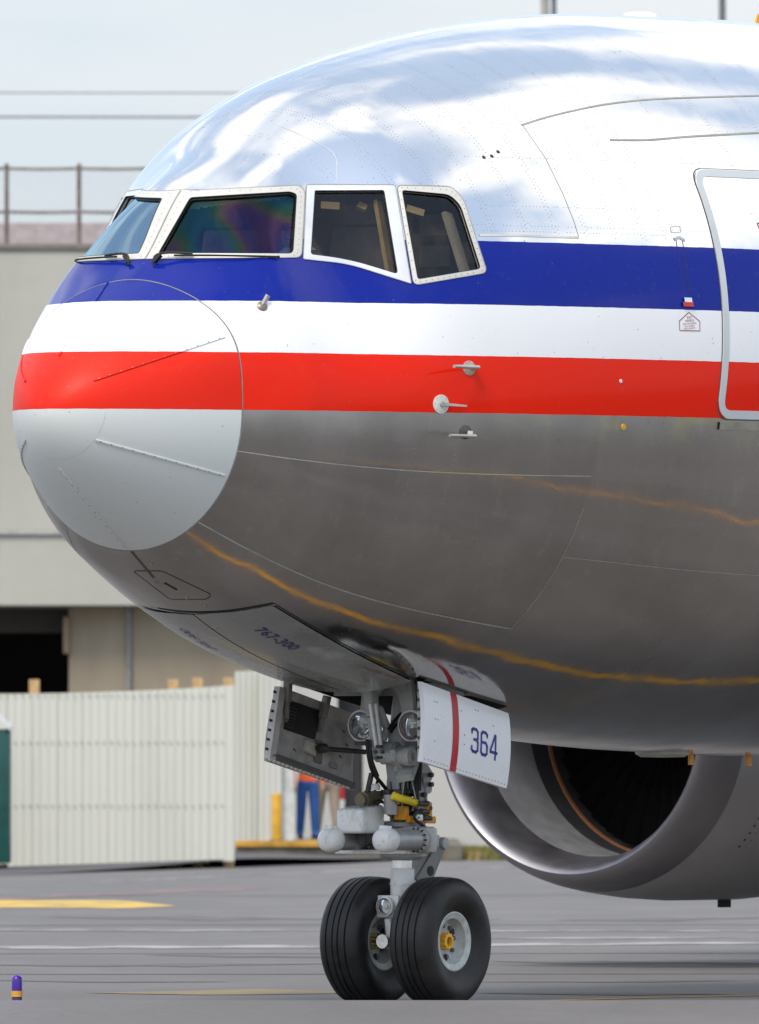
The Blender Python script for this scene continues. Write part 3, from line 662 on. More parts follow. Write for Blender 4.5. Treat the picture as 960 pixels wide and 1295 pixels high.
for y in (-.55, .55):
    s_ = MB().box((2.75, y, 4.85), (.5, .46, .12)).build('pilot_seat', mat('seat sheepskin', (.30, .27, .25), .9), PLANE, bevel=.03)
    MB().box((3.02, y, 5.16), (.12, .46, .62), Matrix.Rotation(R_(10), 3, 'Y')).build('seat_back', mat('seat sheepskin', (.30, .27, .25), .9), s_, bevel=.04)
    MB().box((3.06, y, 5.55), (.10, .26, .16)).build('headrest', mat('seat sheepskin', (.30, .27, .25), .9), s_, bevel=.03)
pb = MB().box((3.93, -.45, 5.25), (.05, 1.2, 1.2)).build('breaker_panel', M_PANEL, PLANE)
for x, z in ((-.95, 5.3), (-.62, 5.28), (-.62, 5.5), (-.3, 5.3), (-.3, 5.52)): MB().box((3.895, x, z), (.02, .26, .15)).build('placard_card', mat('paper card', (.40, .39, .34), .7), pb)
for p1, p2 in (((410, 246), (432, 248)), ((455, 247), (466, 252)), ((520, 250), (545, 257))):
    u1, u2 = at(*p1), at(*p2); MB().bar(V(loc(*u1, -.14)), V(loc(*u2, -.14)), .05, .04).build('visor_rail', mat('brass trim', (.45, .33, .15), .45, .5), PLANE)
u1, u2 = at(480, 244), at(497, 340); MB().bar(V(loc(*u1, -.11)), V(loc(*u2, -.11)), .07, .03).build('window_post_trim', mat('brass trim', (.45, .33, .15), .45, .5), PLANE)
u1, u2 = at(575, 258), at(600, 338); MB().bar(V(loc(*u1, -.12)), V(loc(*u2, -.12)), .10, .03).build('window_post_trim', mat('cream trim', (.50, .46, .36), .6), PLANE)

# ------------------------------------------------------------------ nose gear
SX = 4.40
def grimy(name, c):
    t = NT(name); d1 = t.ramp(t.noise(7, 8, .7, stretch=(1, 1, .45)), .46, .74); d2 = t.ramp(t.noise(38, 4, .6), .58, .72)
    col = t.mix(t.math('MULTIPLY', d1, .45), c, (.13, .115, .09)); col = t.mix(t.math('MULTIPLY', d2, .35), col, (.07, .06, .05))
    t.set(color=col, rough=t.ramp(d1, 0, 1, .34, .6), spec=.4); return t.m
M_GLV = grimy('gear grey enamel with grime', (.40, .41, .40)); M_GW2 = grimy('gear white enamel with grime', (.74, .745, .725))
M_CHR = mat('chrome', (.80, .80, .80), .12, 1, .04, 20); M_GW = M_GW2 if False else mat('gear white enamel', (.72, .73, .715), .4, 0, .06, 6, coat=.15)
M_GW = M_GW2
M_GD = mat('dark gear metal', (.07, .068, .065), .5, .4, .3, 14); M_OR = mat('orange bracket', (.75, .33, .02), .5); M_YT = mat('yellow sleeve', (.80, .62, .02), .6); M_OLV = mat('olive fitting', (.16, .14, .08), .5, .4)
Z = lambda py: CAMZ+(YH-py)*109.7/F
st = MB().lathe([(.05, Z(862)), (.075, Z(892)), (.085, Z(912)), (.105, Z(938)), (.122, Z(955)), (.118, Z(968)), (.108, Z(984)), (.113, Z(987)), (.113, Z(998)), (.10, Z(1000)), (.10, Z(1003))], (SX, 0, 0), (0, 0, 1), 32)
st.box((SX, -.11, Z(950)), (.14, .08, .20)).bar((SX, .56, Z(872)), (SX, -.56, Z(872)), .09, .09, up=(0, 0, 1))
STRUT = st.build('gear_strut', M_GLV, PLANE, angle=30)
# trunnion web with an arched opening
web = MB(); arch = [(math.cos(a)*.11, math.sin(a)*.13) for a in np.linspace(0, math.pi, 14)]
outer = [(.24, -.10), (.24, .26), (-.24, .26), (-.24, -.10), (-.11, -.10)]
poly = [V((SX-.20, y, Z(892)+z)) for y, z in [(-.24, -.12), (-.13, -.12)]+[(-a*1.1, b) for a, b in arch[:0]]+[(-.12, 0)]+[(-x, z) for x, z in arch]+[(.12, 0), (.13, -.12), (.24, -.12), (.20, .22), (-.20, .22)]]
web.prism(poly, (.05, 0, 0)).build('trunnion_web', M_GLV, STRUT, smooth=False, bevel=.006)
MB().lathe([(.125, Z(1004)), (.135, Z(1003)), (.135, Z(999)), (.125, Z(998))], (SX, 0, 0), (0, 0, 1), 32).build('collar', M_GD, STRUT)
MB().lathe([(.11, Z(1012)), (.12, Z(1011)), (.12, Z(1007)), (.11, Z(1006))], (SX, 0, 0), (0, 0, 1), 32).build('collar', M_CHR, STRUT)
MB().lathe([(.155, Z(1046)), (.165, Z(1045)), (.165, Z(1040)), (.14, Z(1038))], (SX, 0, 0), (0, 0, 1), 32).build('collar', mat('flange grey', (.22, .22, .21), .4, .3), STRUT)
hub = MB()
for k_ in range(5): z = 1048+k_*6.2; hub.lathe([(.148, Z(z+3.6)), (.148, Z(z)), ], (SX, 0, 0), (0, 0, 1), 32)
hub.lathe([(.125, Z(1080)), (.125, Z(1046))], (SX, 0, 0), (0, 0, 1), 32)
hub.box((SX-.05, -.10, Z(1062)), (.14, .20, .19)).box((SX-.05, .2, Z(1062)), (.14, .14, .16))
HUB = hub.build('steering_hub', M_GLV, PLANE, angle=30)
MB().box((SX-.12, .10, Z(1077)), (.26, .62, .03)).lathe([(.19, Z(1079)), (.19, Z(1075))], (SX, 0, 0), (0, 0, 1), 32).build('hub_plate', M_GW, HUB, bevel=.005)
MB().lathe([(.12, Z(1088)), (.165, Z(1083)), (.165, Z(1080))], (SX, 0, 0), (0, 0, 1), 32).build('gland_nut', M_GLV, HUB)
for y in (.235, -.235):
    tilt = V((-1, 0, .0)).normalized(); e = V((SX-.10, y, Z(1062))); L_ = .43
    a_ = MB().lathe([(.075, 0), (.075, L_-.02), (.078, L_-.02), (.078, L_)], e, tilt, 28).build('steering_actuator', mat('actuator grey', (.30, .31, .31), .32, .2), PLANE, angle=30)
    MB().lathe([(.079, L_-.035), (.087, L_-.02), (.088, L_+.05), (.080, L_+.085), (.060, L_+.108), (.03, L_+.118), (0, L_+.12)], e, tilt, 28).bar(e+tilt*(L_)+V((0, 0, .08)), e+tilt*(L_+.07)+V((0, 0, .085)), .06, .04, up=(0, 0, 1)).build('end_cap', M_GW, a_)
    MB().lathe([(.084, .03), (.09, .035), (.09, .07), (.084, .075)], e, tilt, 28).build('clamp_ring', M_GLV, a_)
    for k_ in range(14):
        an = k_*2*math.pi/14; c_ = e+tilt*.076+V((0, math.cos(an)*.083, math.sin(an)*.083)); MB().lathe([(.008, -.01), (.007, .010)], c_, tilt, 6).build('bolt', M_DARK, a_)
    MB().box(e+V((.02, 0, 0)), (.09, .2, .19)).build('actuator_mount', M_GLV, a_, bevel=.03)
# white reservoir box
q = G(459, 1037, .03)
bx = MB(); c_ = V((SX-.35, .085, Z(1036)))
ring = lambda x, y0, y1, z0, z1: [V((x, y0, z0)), V((x, y1, z0)), V((x, y1, z1)), V((x, y0, z1))]
bx.rings([ring(c_.x-.17, .0, .225, c_.z-.10, c_.z+.075), ring(c_.x+.15, .01, .215, c_.z-.10, c_.z+.105)])
BOX = bx.build('reservoir_box', M_GW, PLANE, bevel=.03, seg=4)
MB().box((c_.x-.02, .11, c_.z+.095), (.17, .11, .012), Matrix.Rotation(R_(-5), 3, 'Y')).build('box_label', mat('box label', (.20, .21, .19), .6), BOX)
MB().lathe([(.05, -.02), (.05, .0), (.03, .02)], (c_.x+.1, .15, c_.z+.115), (0, 0, 1), 14).build('filler_cap', M_GW, BOX)
MB().bar((SX-.42, .07, Z(1058)), (SX-.05, .05, Z(1058)), .10, .06).build('box_bracket', M_GD, BOX)
# orange bracket, yellow sleeve, fittings
ob = MB(); ob.box((SX+.02, -.12, Z(1036)), (.22, .10, .05)).box((SX+.10, -.13, Z(1027)), (.05, .09, .14)).box((SX-.13, -.08, Z(1028)), (.05, .10, .10)).bar((SX-.13, -.13, Z(1036)), (SX+.17, -.16, Z(1037)), .05, .04)
ob.build('tow_bracket', M_OR, PLANE, bevel=.008)
MB().path([G(497, 1006, -.16), G(508, 1010, -.19), G(519, 1013, -.19), G(527, 1016, -.17)], .028, 12).build('hose_sleeve', M_YT, PLANE)
MB().lathe([(.05, 0), (.05, .14)], G(494, 1030, -.1), (0, 0, 1), 16).build('cylinder_fitting', mat('fitting grey', (.30, .29, .28), .4, .4), PLANE)
oc = MB().tube(G(455, 1012, .1), G(476, 1011, .1), .045, .045).lathe([(.06, 0), (.06, .05)], G(458, 1012, .1), (1, 0, 0), 16).box(G(472, 1008, .1), (.12, .08, .09)).build('shuttle_valve', M_OLV, PLANE)
MB().lathe([(.05, 0), (.05, .03), (.038, .045)], G(472, 999, .1), (0, 0, 1), 18).build('valve_cap', M_GW, oc)
MB().lathe([(.042, -.06), (.042, .0)], G(472, 1000, .1), (0, 0, 1), 18).build('valve_body', mat('valve brown', (.14, .11, .08), .5), oc)
# hoses
hs = [([(464, 935), (466, 955), (471, 975), (482, 990), (492, 1002)], .08, .014), ([(468, 936), (470, 960), (478, 982)], .04, .012), ([(530, 945), (528, 970), (527, 995), (528, 1015)], -.16, .016),
      ([(534, 945), (532, 975), (531, 1000)], -.20, .010), ([(492, 922), (505, 905), (522, 893), (534, 889)], -.05, .013), ([(494, 926), (508, 909), (524, 897), (534, 893)], -.05, .011),
      ([(528, 1024), (524, 1034), (532, 1042), (542, 1049), (550, 1052)], -.22, .012), ([(554, 1074), (556, 1085), (549, 1093), (546, 1099)], -.02, .010), ([(478, 985), (474, 1000), (470, 1006)], .1, .01), ([(486, 1016), (480, 1012), (470, 1016)], .0, .009)]
for pts, y, r in hs: MB().path([G(px, py, y) for px, py in pts], r).build('hydraulic_hose', M_BLK, PLANE)
MB().bar(G(470, 978, .1), G(464, 1006, .1), .028, .028).build('steering_rod', M_GD, PLANE)
MB().lathe([(.088, Z(1003)), (.088, Z(1022)), (.098, Z(1023)), (.098, Z(1027)), (.09, Z(1028)), (.09, Z(1042))], (SX, 0, 0), (0, 0, 1), 32).build('strut_lower', M_GD, STRUT, angle=30)
rs = random.Random(11)
for k_ in range(16):                                        # lines, clamps and fittings crowded round the strut
    an = rs.uniform(-2.6, .9); r0_ = .125+rs.uniform(0, .03); x_, y_ = SX-math.cos(an)*r0_, -abs(math.sin(an))*r0_ if rs.random() < .7 else math.sin(an)*r0_
    z1, z0_ = Z(rs.uniform(955, 990)), Z(rs.uniform(1012, 1038)); dx_, dy_ = rs.uniform(-.05, .05), rs.uniform(-.05, .03)
    MB().path([(x_, y_, z1), (x_+dx_*.6, y_+dy_*.3, z1*.7+z0_*.3), (x_+dx_, y_+dy_, z1*.3+z0_*.7), (x_+dx_*.3, y_+dy_*.4, z0_)], rs.uniform(.005, .010), 6).build('hydraulic_line', M_BLK if k_ % 3 else mat('bare steel line', (.35, .35, .34), .4, .7), PLANE)
for k_ in range(18):
    an = rs.uniform(-2.8, .6); zz_ = Z(rs.uniform(1002, 1040)); c_ = V((SX-math.cos(an)*.115, math.sin(an)*.115, zz_)); ax_ = V((-math.cos(an), math.sin(an), rs.uniform(-.4, .4)))
    MB().lathe([(.018, 0), (.018, .015), (.012, .016), (.012, .035)], c_-ax_*.01, ax_, 8).build('fitting', (M_GD, M_GLV, M_OLV, M_GW)[k_ % 4], PLANE)
for k_ in range(7):
    c_ = V((SX-.12-rs.uniform(0, .06), rs.uniform(-.16, .14), Z(rs.uniform(1000, 1036)))); MB().box(c_, (rs.uniform(.03, .07), rs.uniform(.03, .06), rs.uniform(.02, .05))).build('valve_block', (M_GD, M_GLV, M_OLV)[k_ % 3], PLANE, bevel=.005)
MB().box(G(503, 972, -.118), (.07, .004, .035)).build('data_plate', mat('data plate', (.55, .55, .5), .4), STRUT, smooth=False)
for z_ in (1051, 1057.5, 1064, 1070):
    for k_ in range(9):
        an = -2.9+k_*.36; c_ = V((SX-math.cos(an)*.148, math.sin(an)*.148, Z(z_))); MB().lathe([(.009, 0), (.008, .012)], c_, (-math.cos(an), math.sin(an), 0), 6).build('bolt', M_GD, PLANE)
# right hand bracket plate with scallops, cables and connectors
bp = MB(); pl = [(520, 940), (531, 945), (541, 966), (547, 976), (547, 985), (544, 990), (547, 996), (546, 1002), (541, 1005), (541, 1030), (530, 1030), (526, 1000), (522, 970)]
bp.prism([G(x, y, -.14) for x, y in pl], (0, .04, 0)); bp.bar(G(520, 962, -.13), G(512, 985, -.2), .05, .12).build('side_bracket', M_GLV, PLANE, smooth=False, bevel=.004)
for x, y in ((543, 980), (543, 992), (538, 1016), (534, 1005), (541, 1022)): MB().lathe([(.018, 0), (.018, .03)], G(x, y, -.15), (0, -1, 0), 10).build('bracket_bolt', M_GD, PLANE)
for x, y in ((533, 1016), (537, 1026), (531, 1034), (540, 1034)): MB().tube(G(x-5, y, -.2), G(x+5, y+1, -.2), .022, .016).build('cable_connector', M_GD, PLANE)
MB().box(G(529, 1034, -.2), (.07, .04, .045)).build('connector_block', M_GW, PLANE, bevel=.006)
# drag brace and lock links
db = MB().bar(G(466, 862, .03), G(472, 905, .03), .09, .08, a1=.10).bar(G(472, 905, .03), G(479, 953, .03), .10, .08, a1=.06, b1=.07)
DB = db.build('drag_brace', M_GLV, PLANE, bevel=.02)
MB().bar(G(468, 890, -.02), G(476, 945, -.02), .014, .02).bar(G(475, 890, -.02), G(482, 945, -.02), .014, .02).build('brace_rib', M_GW, DB)
MB().bar(G(478, 893, .02), G(490, 922, 0), .05, .06, a1=.05).bar(G(490, 920, 0), G(484, 938, 0), .05, .05).build('brace_arm', M_GLV, DB, bevel=.02)
MB().lathe([(.075, 0), (.075, .16), (.06, .16), (.06, .175), (.0, .175)], G(478, 951, .10), (0, -1, 0), 20).build('brace_joint', M_GLV, DB)
for k_ in range(6):
    an = k_*math.pi/3; MB().lathe([(.012, 0), (.012, .02)], G(478, 951, -.075)+V((math.cos(an)*.045, 0, math.sin(an)*.045)), (0, -1, 0), 8).build('joint_bolt', M_GD, DB)
pn_ = MB().lathe([(.055, 0), (.055, .20), (.066, .20), (.066, .255), (.045, .255), (.045, .262), (.03, .262), (.03, .24), (0, .24)], G(484, 957, 0), (0, -1, 0), 22).build('hinge_pin', M_GLV, PLANE)
MB().bar(G(486, 955, -.02), G(520, 946, -.05), .05, .16).bar(G(478, 955, .0), G(500, 962, .0), .05, .14).build('lock_link', M_GLV, PLANE, bevel=.01)
MB().box(G(489, 957, .02), (.05, .05, .03)).build('marker_tag', mat('yellow tag', (.55, .5, .05), .6), PLANE)
MB().prism([G(x, y, -.15) for x, y in [(500, 948), (528, 940), (530, 962), (512, 976), (500, 962)]], (0, .05, 0)).build('strut_gusset', M_GLV, STRUT, smooth=False, bevel=.006)
# landing lights
def lamp(name, c_, ax, r, parent):
    ax = V(ax).normalized(); t_ = NT('lamp reflector') if 'lamp reflector' not in MATS else None
    if t_: t_.set(color=(.85, .85, .84), rough=.12, metal=1); t_.bump(t_.noise(9, 2), .02); MATS['lamp reflector'] = t_.m
    o = MB().lathe([(r*.5, -.14), (r*.95, -.05), (r*1.16, -.015), (r*1.16, .015), (r*1.0, .022), (r*.97, .0)], c_, ax, 28, cap=False).build(name, M_GW, parent, angle=30)
    MB().lathe([(r*.97, .004), (r*.8, -.04), (r*.45, -.075), (.012, -.09), (.012, -.05), (0, -.05)], c_, ax, 28, cap=False).build('reflector', MATS['lamp reflector'], o)
    MB().lathe([(r*1.0, .006), (r*.93, .012), (r*.7, .022), (r*.35, .03), (0, .032)], c_, ax, 28, cap=False).build('lens', MATS.setdefault('lamp lens', glass('lamp lens', (.92, .93, .92), .02)), o)
    MB().lathe([(r*1.0, .018), (r*.97, .024), (r*.93, .018)], c_, ax, 28, cap=False).build('retainer_ring', mat('lens seal red', (.18, .05, .03), .5), o)
    MB().tube(V(c_)-ax*.06, V(c_)+ax*.0, .018, .014, 10).build('bulb', mat('bulb', (.7, .7, .68), .1), o)
    return o
for px, y in ((458, .215), (521.5, -.215)):
    c_ = G(px, 918, y); o = lamp('landing_light', c_, (-1, 0, -.06), .10, PLANE)
    MB().bar(c_+V((.02, 0, -.12)), c_+V((.18, -y*.6, -.05)), .04, .04).box(c_+V((.0, 0, -.125)), (.05, .09, .03)).build('lamp_bracket', M_GD, o)
c_ = G(488.5, 1146.5, .04); tl = MB().box(c_+V((.03, 0, 0)), (.03, .19, .16)).bar(c_+V((.04, 0, -.08)), c_+V((.08, 0, -.27)), .07, .05).build('taxi_light', M_GW, PLANE, bevel=.01)
lamp('lamp_unit', c_+V((-.01, 0, 0)), (-1, 0, 0), .062, tl)
# piston, fork, axle
AZ = CAMZ-244*109.7/F
ps = MB().lathe([(.073, Z(1100)), (.073, Z(1084))], (SX, 0, 0), (0, 0, 1), 32).build('piston', M_CHR, PLANE)
MB().lathe([(.07, AZ), (.086, Z(1165)), (.086, Z(1099)), (.078, Z(1098))], (SX, 0, 0), (0, 0, 1), 32).lathe([(.09, Z(1119)), (.09, Z(1116))], (SX, 0, 0), (0, 0, 1), 32).build('piston_sleeve', M_GW, ps, angle=30)
WXS = 4.44
MB().tube((WXS, -.27, AZ), (WXS, .27, AZ), .058, .058, 20).lathe([(.085, -.1), (.085, .1)], (WXS, 0, AZ), (0, 1, 0), 20).tube((SX-.25, .0, AZ), (WXS, 0, AZ), .04, .04).lathe([(.05, -.01), (.05, .012)], (SX-.25, 0, AZ), (1, 0, 0), 16).build('axle', M_CHR, PLANE)
# torque links
MB().bar((SX+.12, 0, Z(1061)), (SX+.33, 0, Z(1064)), .20, .09, up=(0, 0, 1)).bar((SX+.30, 0, Z(1063)), (SX+.42, 0, Z(1067)), .16, .085, up=(0, 0, 1), a1=.06).lathe([(.045, -.09), (.045, .09)], (SX+.43, 0, Z(1067)), (0, 1, 0), 16).build('torque_link', M_GLV, PLANE, bevel=.01)
lk = MB(); lo_, hi_ = V((SX+.10, 0, Z(1122))), V((SX+.42, 0, Z(1068)))
lk.bar(lo_+V((0, -.085, 0)), hi_+V((0, -.05, 0)), .035, .17, up=(1, 0, 0), b1=.09).build('torque_link', mat('link dark grey', (.17, .17, .16), .5, .2), PLANE, bevel=.012)  # port arm in a darker grey than the other link pieces
MB().bar(lo_+V((.02, .085, 0)), hi_+V((.03, .05, 0)), .035, .15, up=(1, 0, 0), b1=.09).bar(lo_+V((0, -.09, .02)), lo_+V((0, .09, .02)), .10, .08, up=(1, 0, 0)).bar((SX, 0, Z(1130)), lo_, .14, .16).build('torque_link', M_GW, PLANE, bevel=.012)
MB().lathe([(.036, -.004), (.036, .0)], lo_.lerp(hi_, .38)+V((0, -.098, 0)), (0, -1, 0), 14).build('link_hole', M_DARK, PLANE)
# wheels
t = NT('tyre rubber'); n1 = t.noise(7, 6, .6); t.set(color=t.mix(t.ramp(n1, .35, .7), (.009, .009, .010), (.020, .0195, .0195)), rough=t.ramp(n1, .3, .7, .42, .6), spec=.4); M_TYRE = t.m
prof = [(.205, -.115), (.235, -.135), (.27, -.158), (.325, -.178), (.375, -.176), (.415, -.158), (.440, -.134)]
half = [(.452, -.110), (.454, -.088), (.444, -.083), (.444, -.078), (.456, -.073), (.459, -.030), (.449, -.025), (.449, -.020), (.460, -.015)]
pr = prof+half+[(r, -h) for r, h in half[::-1]]+[(r, -h) for r, h in prof[::-1]]
WH = MB().lathe([(.0, -.02), (.14, -.03), (.16, -.06), (.165, -.105), (.205, -.122), (.222, -.118), (.224, -.10), (.205, -.09), (.205, .09), (.224, .10), (.222, .118), (.205, .122), (.165, .105), (.16, .06), (.14, .03), (0, .02)], (0, 0, 0), (0, 1, 0), 48).build('wheel', mat('wheel enamel', (.46, .50, .485), .35, 0, .15, 12), PLANE, angle=28)
ty = MB().lathe(pr, (0, 0, 0), (0, 1, 0), 96, cap=False); ty.v = [(x, y*(1+.10*max(0, (-z-.33)/.13)), max(z, -AZ+.001)) for x, y, z in ty.v]
ty.build('tyre', M_TYRE, WH, angle=25)
for k_ in range(8):
    an = k_*math.pi/4+.2
    for sy in (-1, 1): MB().lathe([(.016, 0), (.016, .02)], (math.cos(an)*.112, sy*.028, math.sin(an)*.112), (0, sy, 0), 6).build('wheel_bolt', mat('bolt dark', (.12, .12, .12), .5, .4), WH)
for k_ in range(3):
    an = k_*2.1+.6; MB().lathe([(.026, 0), (.026, .006)], (math.cos(an)*.115, -.034, math.sin(an)*.115), (0, -1, 0), 12).build('vent_hole', M_DARK, WH)
nut = MB(); rgA = [(.052+(.009 if (j//2) % 2 else 0)) for j in range(40)]
mk = lambda h, sc2=1: [V((math.cos(2*math.pi*j/40)*rgA[j]*sc2, h, math.sin(2*math.pi*j/40)*rgA[j]*sc2)) for j in range(40)]
flat_r = lambda r, h: [V((math.cos(2*math.pi*j/40)*r, h, math.sin(2*math.pi*j/40)*r)) for j in range(40)]
for sy in (-1, 1):
    nut.rings([mk(sy*.02), mk(sy*.075), flat_r(.034, sy*.078), flat_r(.033, sy*.04), flat_r(.001, sy*.04)], True, False, False)
nut.build('axle_nut', mat('amber nut', (.80, .40, .02), .45), WH, angle=30)
MB().lathe([(.032, 0), (.030, .052), (.012, .06)], (0, 0, 0), (0, -1, 0), 16).build('axle_end', M_OLV, WH)
WH.location = (WXS, -.30, AZ)
w2 = WH.copy(); COL.objects.link(w2); w2.location = (WXS, .30, AZ)
for ch in list(WH.children): c2 = ch.copy(); COL.objects.link(c2); c2.parent = w2
# gear bay interior
b0, b1, hw = BAY[0]-.015, BAY[1]+.015, BAY[2]+.012
def belly(x, y): return np.interp(x, TS, T_M)-(np.interp(x, TS, T_M)-np.interp(x, TS, T_B))*math.sqrt(max(0, 1-(y/np.interp(x, TS, T_W))**2))
lp_ = [(b0, y) for y in np.linspace(-hw, hw, 24)]+[(x, hw) for x in np.linspace(b0, b1, 24)[1:]]+[(b1, y) for y in np.linspace(hw, -hw, 24)[1:]]+[(x, -hw) for x in np.linspace(b1, b0, 24)[1:-1]]
bay = MB().rings([[V((x, y, belly(x, y)+.004)) for x, y in lp_], [V((x, y, 3.2)) for x, y in lp_]], True, False, True)
bay.build('gear_bay', mat('bay dark', (.028, .028, .028), .8), PLANE)
# open gear doors
def door_mesh(c0, thick, bulge, out, n=16, m_=14):
    """four corners (front top, rear top, rear bottom, front bottom), curved outwards"""
    ft, rt, rb, fb = [V(x) for x in c0]; rows = []
    for i in range(n+1):
        u = i/n; row_ = []
        for j in range(m_+1):
            v = j/m_; p = ft.lerp(rt, u).lerp(fb.lerp(rb, u), v); b = bulge*(math.sin(math.pi*min(1, v*.62+.0))**.8 if v > 0 else 0)-bulge*v*.93
            row_.append(p+V((0, out, 0))*b)
        rows.append(row_)
    mb = MB(); A_ = [p for r in rows for p in r]; B_ = [p-V((0, out, 0))*thick for p in A_]; k_ = m_+1
    fs = [(i*k_+j, i*k_+j+1, (i+1)*k_+j+1, (i+1)*k_+j) for i in range(n) for j in range(m_)]
    nb = len(A_); fs2 = [tuple(x+nb for x in f[::-1]) for f in fs]
    edge = [i*k_ for i in range(n+1)]+[n*k_+j for j in range(1, k_)]+[i*k_+m_ for i in range(n-1, -1, -1)]+[j for j in range(m_-1, 0, -1)]
    sd_ = [(edge[i], edge[(i+1) % len(edge)], edge[(i+1) % len(edge)]+nb, edge[i]+nb) for i in range(len(edge))]
    mb.add(A_+B_, fs+fs2+sd_); return mb, rows
yd = -.62
mb, rows = door_mesh([G(533, 862, yd), G(643, 902, yd), G(640.5, 997, yd), G(533, 963, yd)], .035, .07, -1)
PD = mb.build('nose_gear_door', mat('door white paint', (.86, .87, .885), .3, 0, .012, 4, coat=.3), PLANE, angle=30)
def on_door(u, v, h=.003):
    n, m_ = 16, 14; i = min(int(u*n), n-1); j = min(int(v*m_), m_-1); a, b = u*n-i, v*m_-j
    return rows[i][j].lerp(rows[i+1][j], a).lerp(rows[i][j+1].lerp(rows[i+1][j+1], a), b)+V((0, -h, 0))
rb_ = MB()
u0, u1 = .325, .395
rb_.rings([[on_door(u0, v), on_door(u1, v)] for v in np.linspace(.0, 1, 30)], False, False, False).build('red_stripe', mat('red stripe', (.50, .015, .03), .35), PD)
STK = {'3': [[(0, .82), (0, .93), (.12, 1), (.42, 1), (.55, .9), (.55, .62), (.45, .54), (.2, .54)], [(.45, .54), (.56, .44), (.56, .1), (.42, 0), (.12, 0), (0, .08), (0, .2)]],
       '6': [[(.55, .84), (.55, .92), (.42, 1), (.14, 1), (0, .88), (0, .1), (.12, 0), (.42, 0), (.55, .1), (.55, .42), (.42, .54), (0, .54)]],
       '4': [[(.46, -.04), (.46, 1.0), (.40, 1.0), (0, .32), (0, .24), (.60, .24)]]}
def digits(mp, txt, x, y, h, wstroke, adv):
    mb = MB()
    for ch in txt:
        for poly in STK[ch]:
            P = [V((p[0]*h*.95+x, p[1]*h+y, 0)) for p in poly]
            for a, b in zip(P, P[1:]):
                t_ = (b-a).normalized(); nn = V((-t_.y, t_.x, 0))*wstroke/2; a2, b2 = a-t_*wstroke*.42, b+t_*wstroke*.42; k_ = 8
                mb.add([mp(*(a2.lerp(b2, i/k_)+nn*sg_)[:2]) for i in range(k_+1) for sg_ in (-1, 1)], [(2*i, 2*i+1, 2*i+3, 2*i+2) for i in range(k_)])
        x += adv
    return mb
# door plane sizes: about 1.1 m along, .5 m high
digits(lambda x, y: on_door(min(.995, x/1.12), min(.99, max(.01, 1-y/.50)), .0035), '364', .612, .165, .146, .019, .122).build('number_lettering', mat('number blue', (.02, .03, .30), .4), PD, smooth=False)
rvd = MB()
for u in np.linspace(.03, .97, 26):
    for v in (.955,): c_ = on_door(u, v, .002); rvd.lathe([(.005, 0), (.004, .002)], c_, (0, -1, 0), 6)
for u, v in [(.12, .2), (.15, .2), (.12, .42), (.15, .42), (.12, .70), (.6, .12), (.63, .12), (.43, .2), (.46, .5), (.46, .62), (.8, .25)]: rvd.lathe([(.006, 0), (.005, .002)], on_door(u, v, .002), (0, -1, 0), 6)
rvd.build('door_rivets', mat('rivet grey', (.30, .31, .32), .5), PD)['kind'] = 'stuff'
MB().bar(G(533, 866, yd+.03), G(533, 962, yd+.03), .03, .05).build('door_edge', mat('scuffed edge', (.45, .43, .40), .6), PD)
for k_ in range(7): MB().box(G(531, 873+k_*12, yd+.04), (.03, .02, .022)).build('edge_clip', M_GD, PD)
# starboard door, seen from inside
ys, yb = .62, .70
q0, q1, q2, q3 = G(350, 868, ys), G(450, 905, ys), G(443, 999, yb), G(334, 962, yb)
mb, rows2 = door_mesh([q0, q1, q2, q3], .03, .06, 1)
M_DIN = mat('door inner paint', (.40, .385, .36), .55, 0, .2, 7)
SD = mb.build('nose_gear_door', M_DIN, PLANE, angle=30); SD['label'] = 'open gear door seen from its grubby grey inner side'
pin = lambda px, py, dy=0: G(px, py, (ys+yb)/2-.02-dy)
def plate(name, pts, m, th=.012, dy=.0, bev=0): return MB().prism([pin(x, y, dy) for x, y in pts], (0, -th, 0)).build(name, m, SD, smooth=False, bevel=bev)
plate('inner_panel', [(352, 880), (447, 914), (440, 990), (343, 955)], M_DIN, .012, .01)
plate('door_recess', [(366, 886), (404, 899), (397, 935), (358.5, 922)], mat('recess black', (.010, .010, .012), .6), .012, .026)
for k_ in range(7): plate('recess_rib', [(363.5-k_*.9+1, 893+k_*4), (375-k_*.9, 897+k_*4), (375-k_*.9, 898.2+k_*4), (363.5-k_*.9+1, 894.2+k_*4)], mat('rib dark', (.05, .05, .05), .6), .01, .04)
plate('door_rim', [(347, 868), (354, 872), (341, 962), (334, 959)], mat('rim pale', (.50, .48, .45), .5), .05, .02)
plate('door_rim', [(336, 955), (343, 953), (443, 990), (441, 998)], mat('rim dark', (.10, .095, .09), .6), .05, .02)
for k_ in range(19):
    x = 341+k_*5.45; y = 961+k_*1.97; plate('rim_stud', [(x-1.6, y-2), (x+1.4, y-1), (x+1.2, y+1.6), (x-1.7, y+.7)], mat('stud pale', (.62, .61, .55), .5), .012, .075)
for k_ in range(7): x = 346.5-k_*1.7; y = 875+k_*12; plate('rim_stud', [(x-1, y-2), (x+2, y-1), (x+2, y+2), (x-1, y+1.5)], M_GD, .01, .075)
for (a, b) in (((365, 852), (362, 912)), ((414, 880), (404, 926))):
    MB().bar(pin(*a, .10), pin(a[0]*.4+b[0]*.6, a[1]*.4+b[1]*.6, .07), .05, .05).bar(pin(a[0]*.4+b[0]*.6, a[1]*.4+b[1]*.6, .07), pin(*b, .03), .035, .03).build('door_hinge_arm', mat('hinge worn', (.24, .22, .19), .5, .3), SD, bevel=.006)
MB().bar(pin(364, 840, .1), pin(366, 856, .1), .12, .10).build('hinge_fairing', mat('hinge fairing', (.42, .42, .41), .45), SD, bevel=.01)
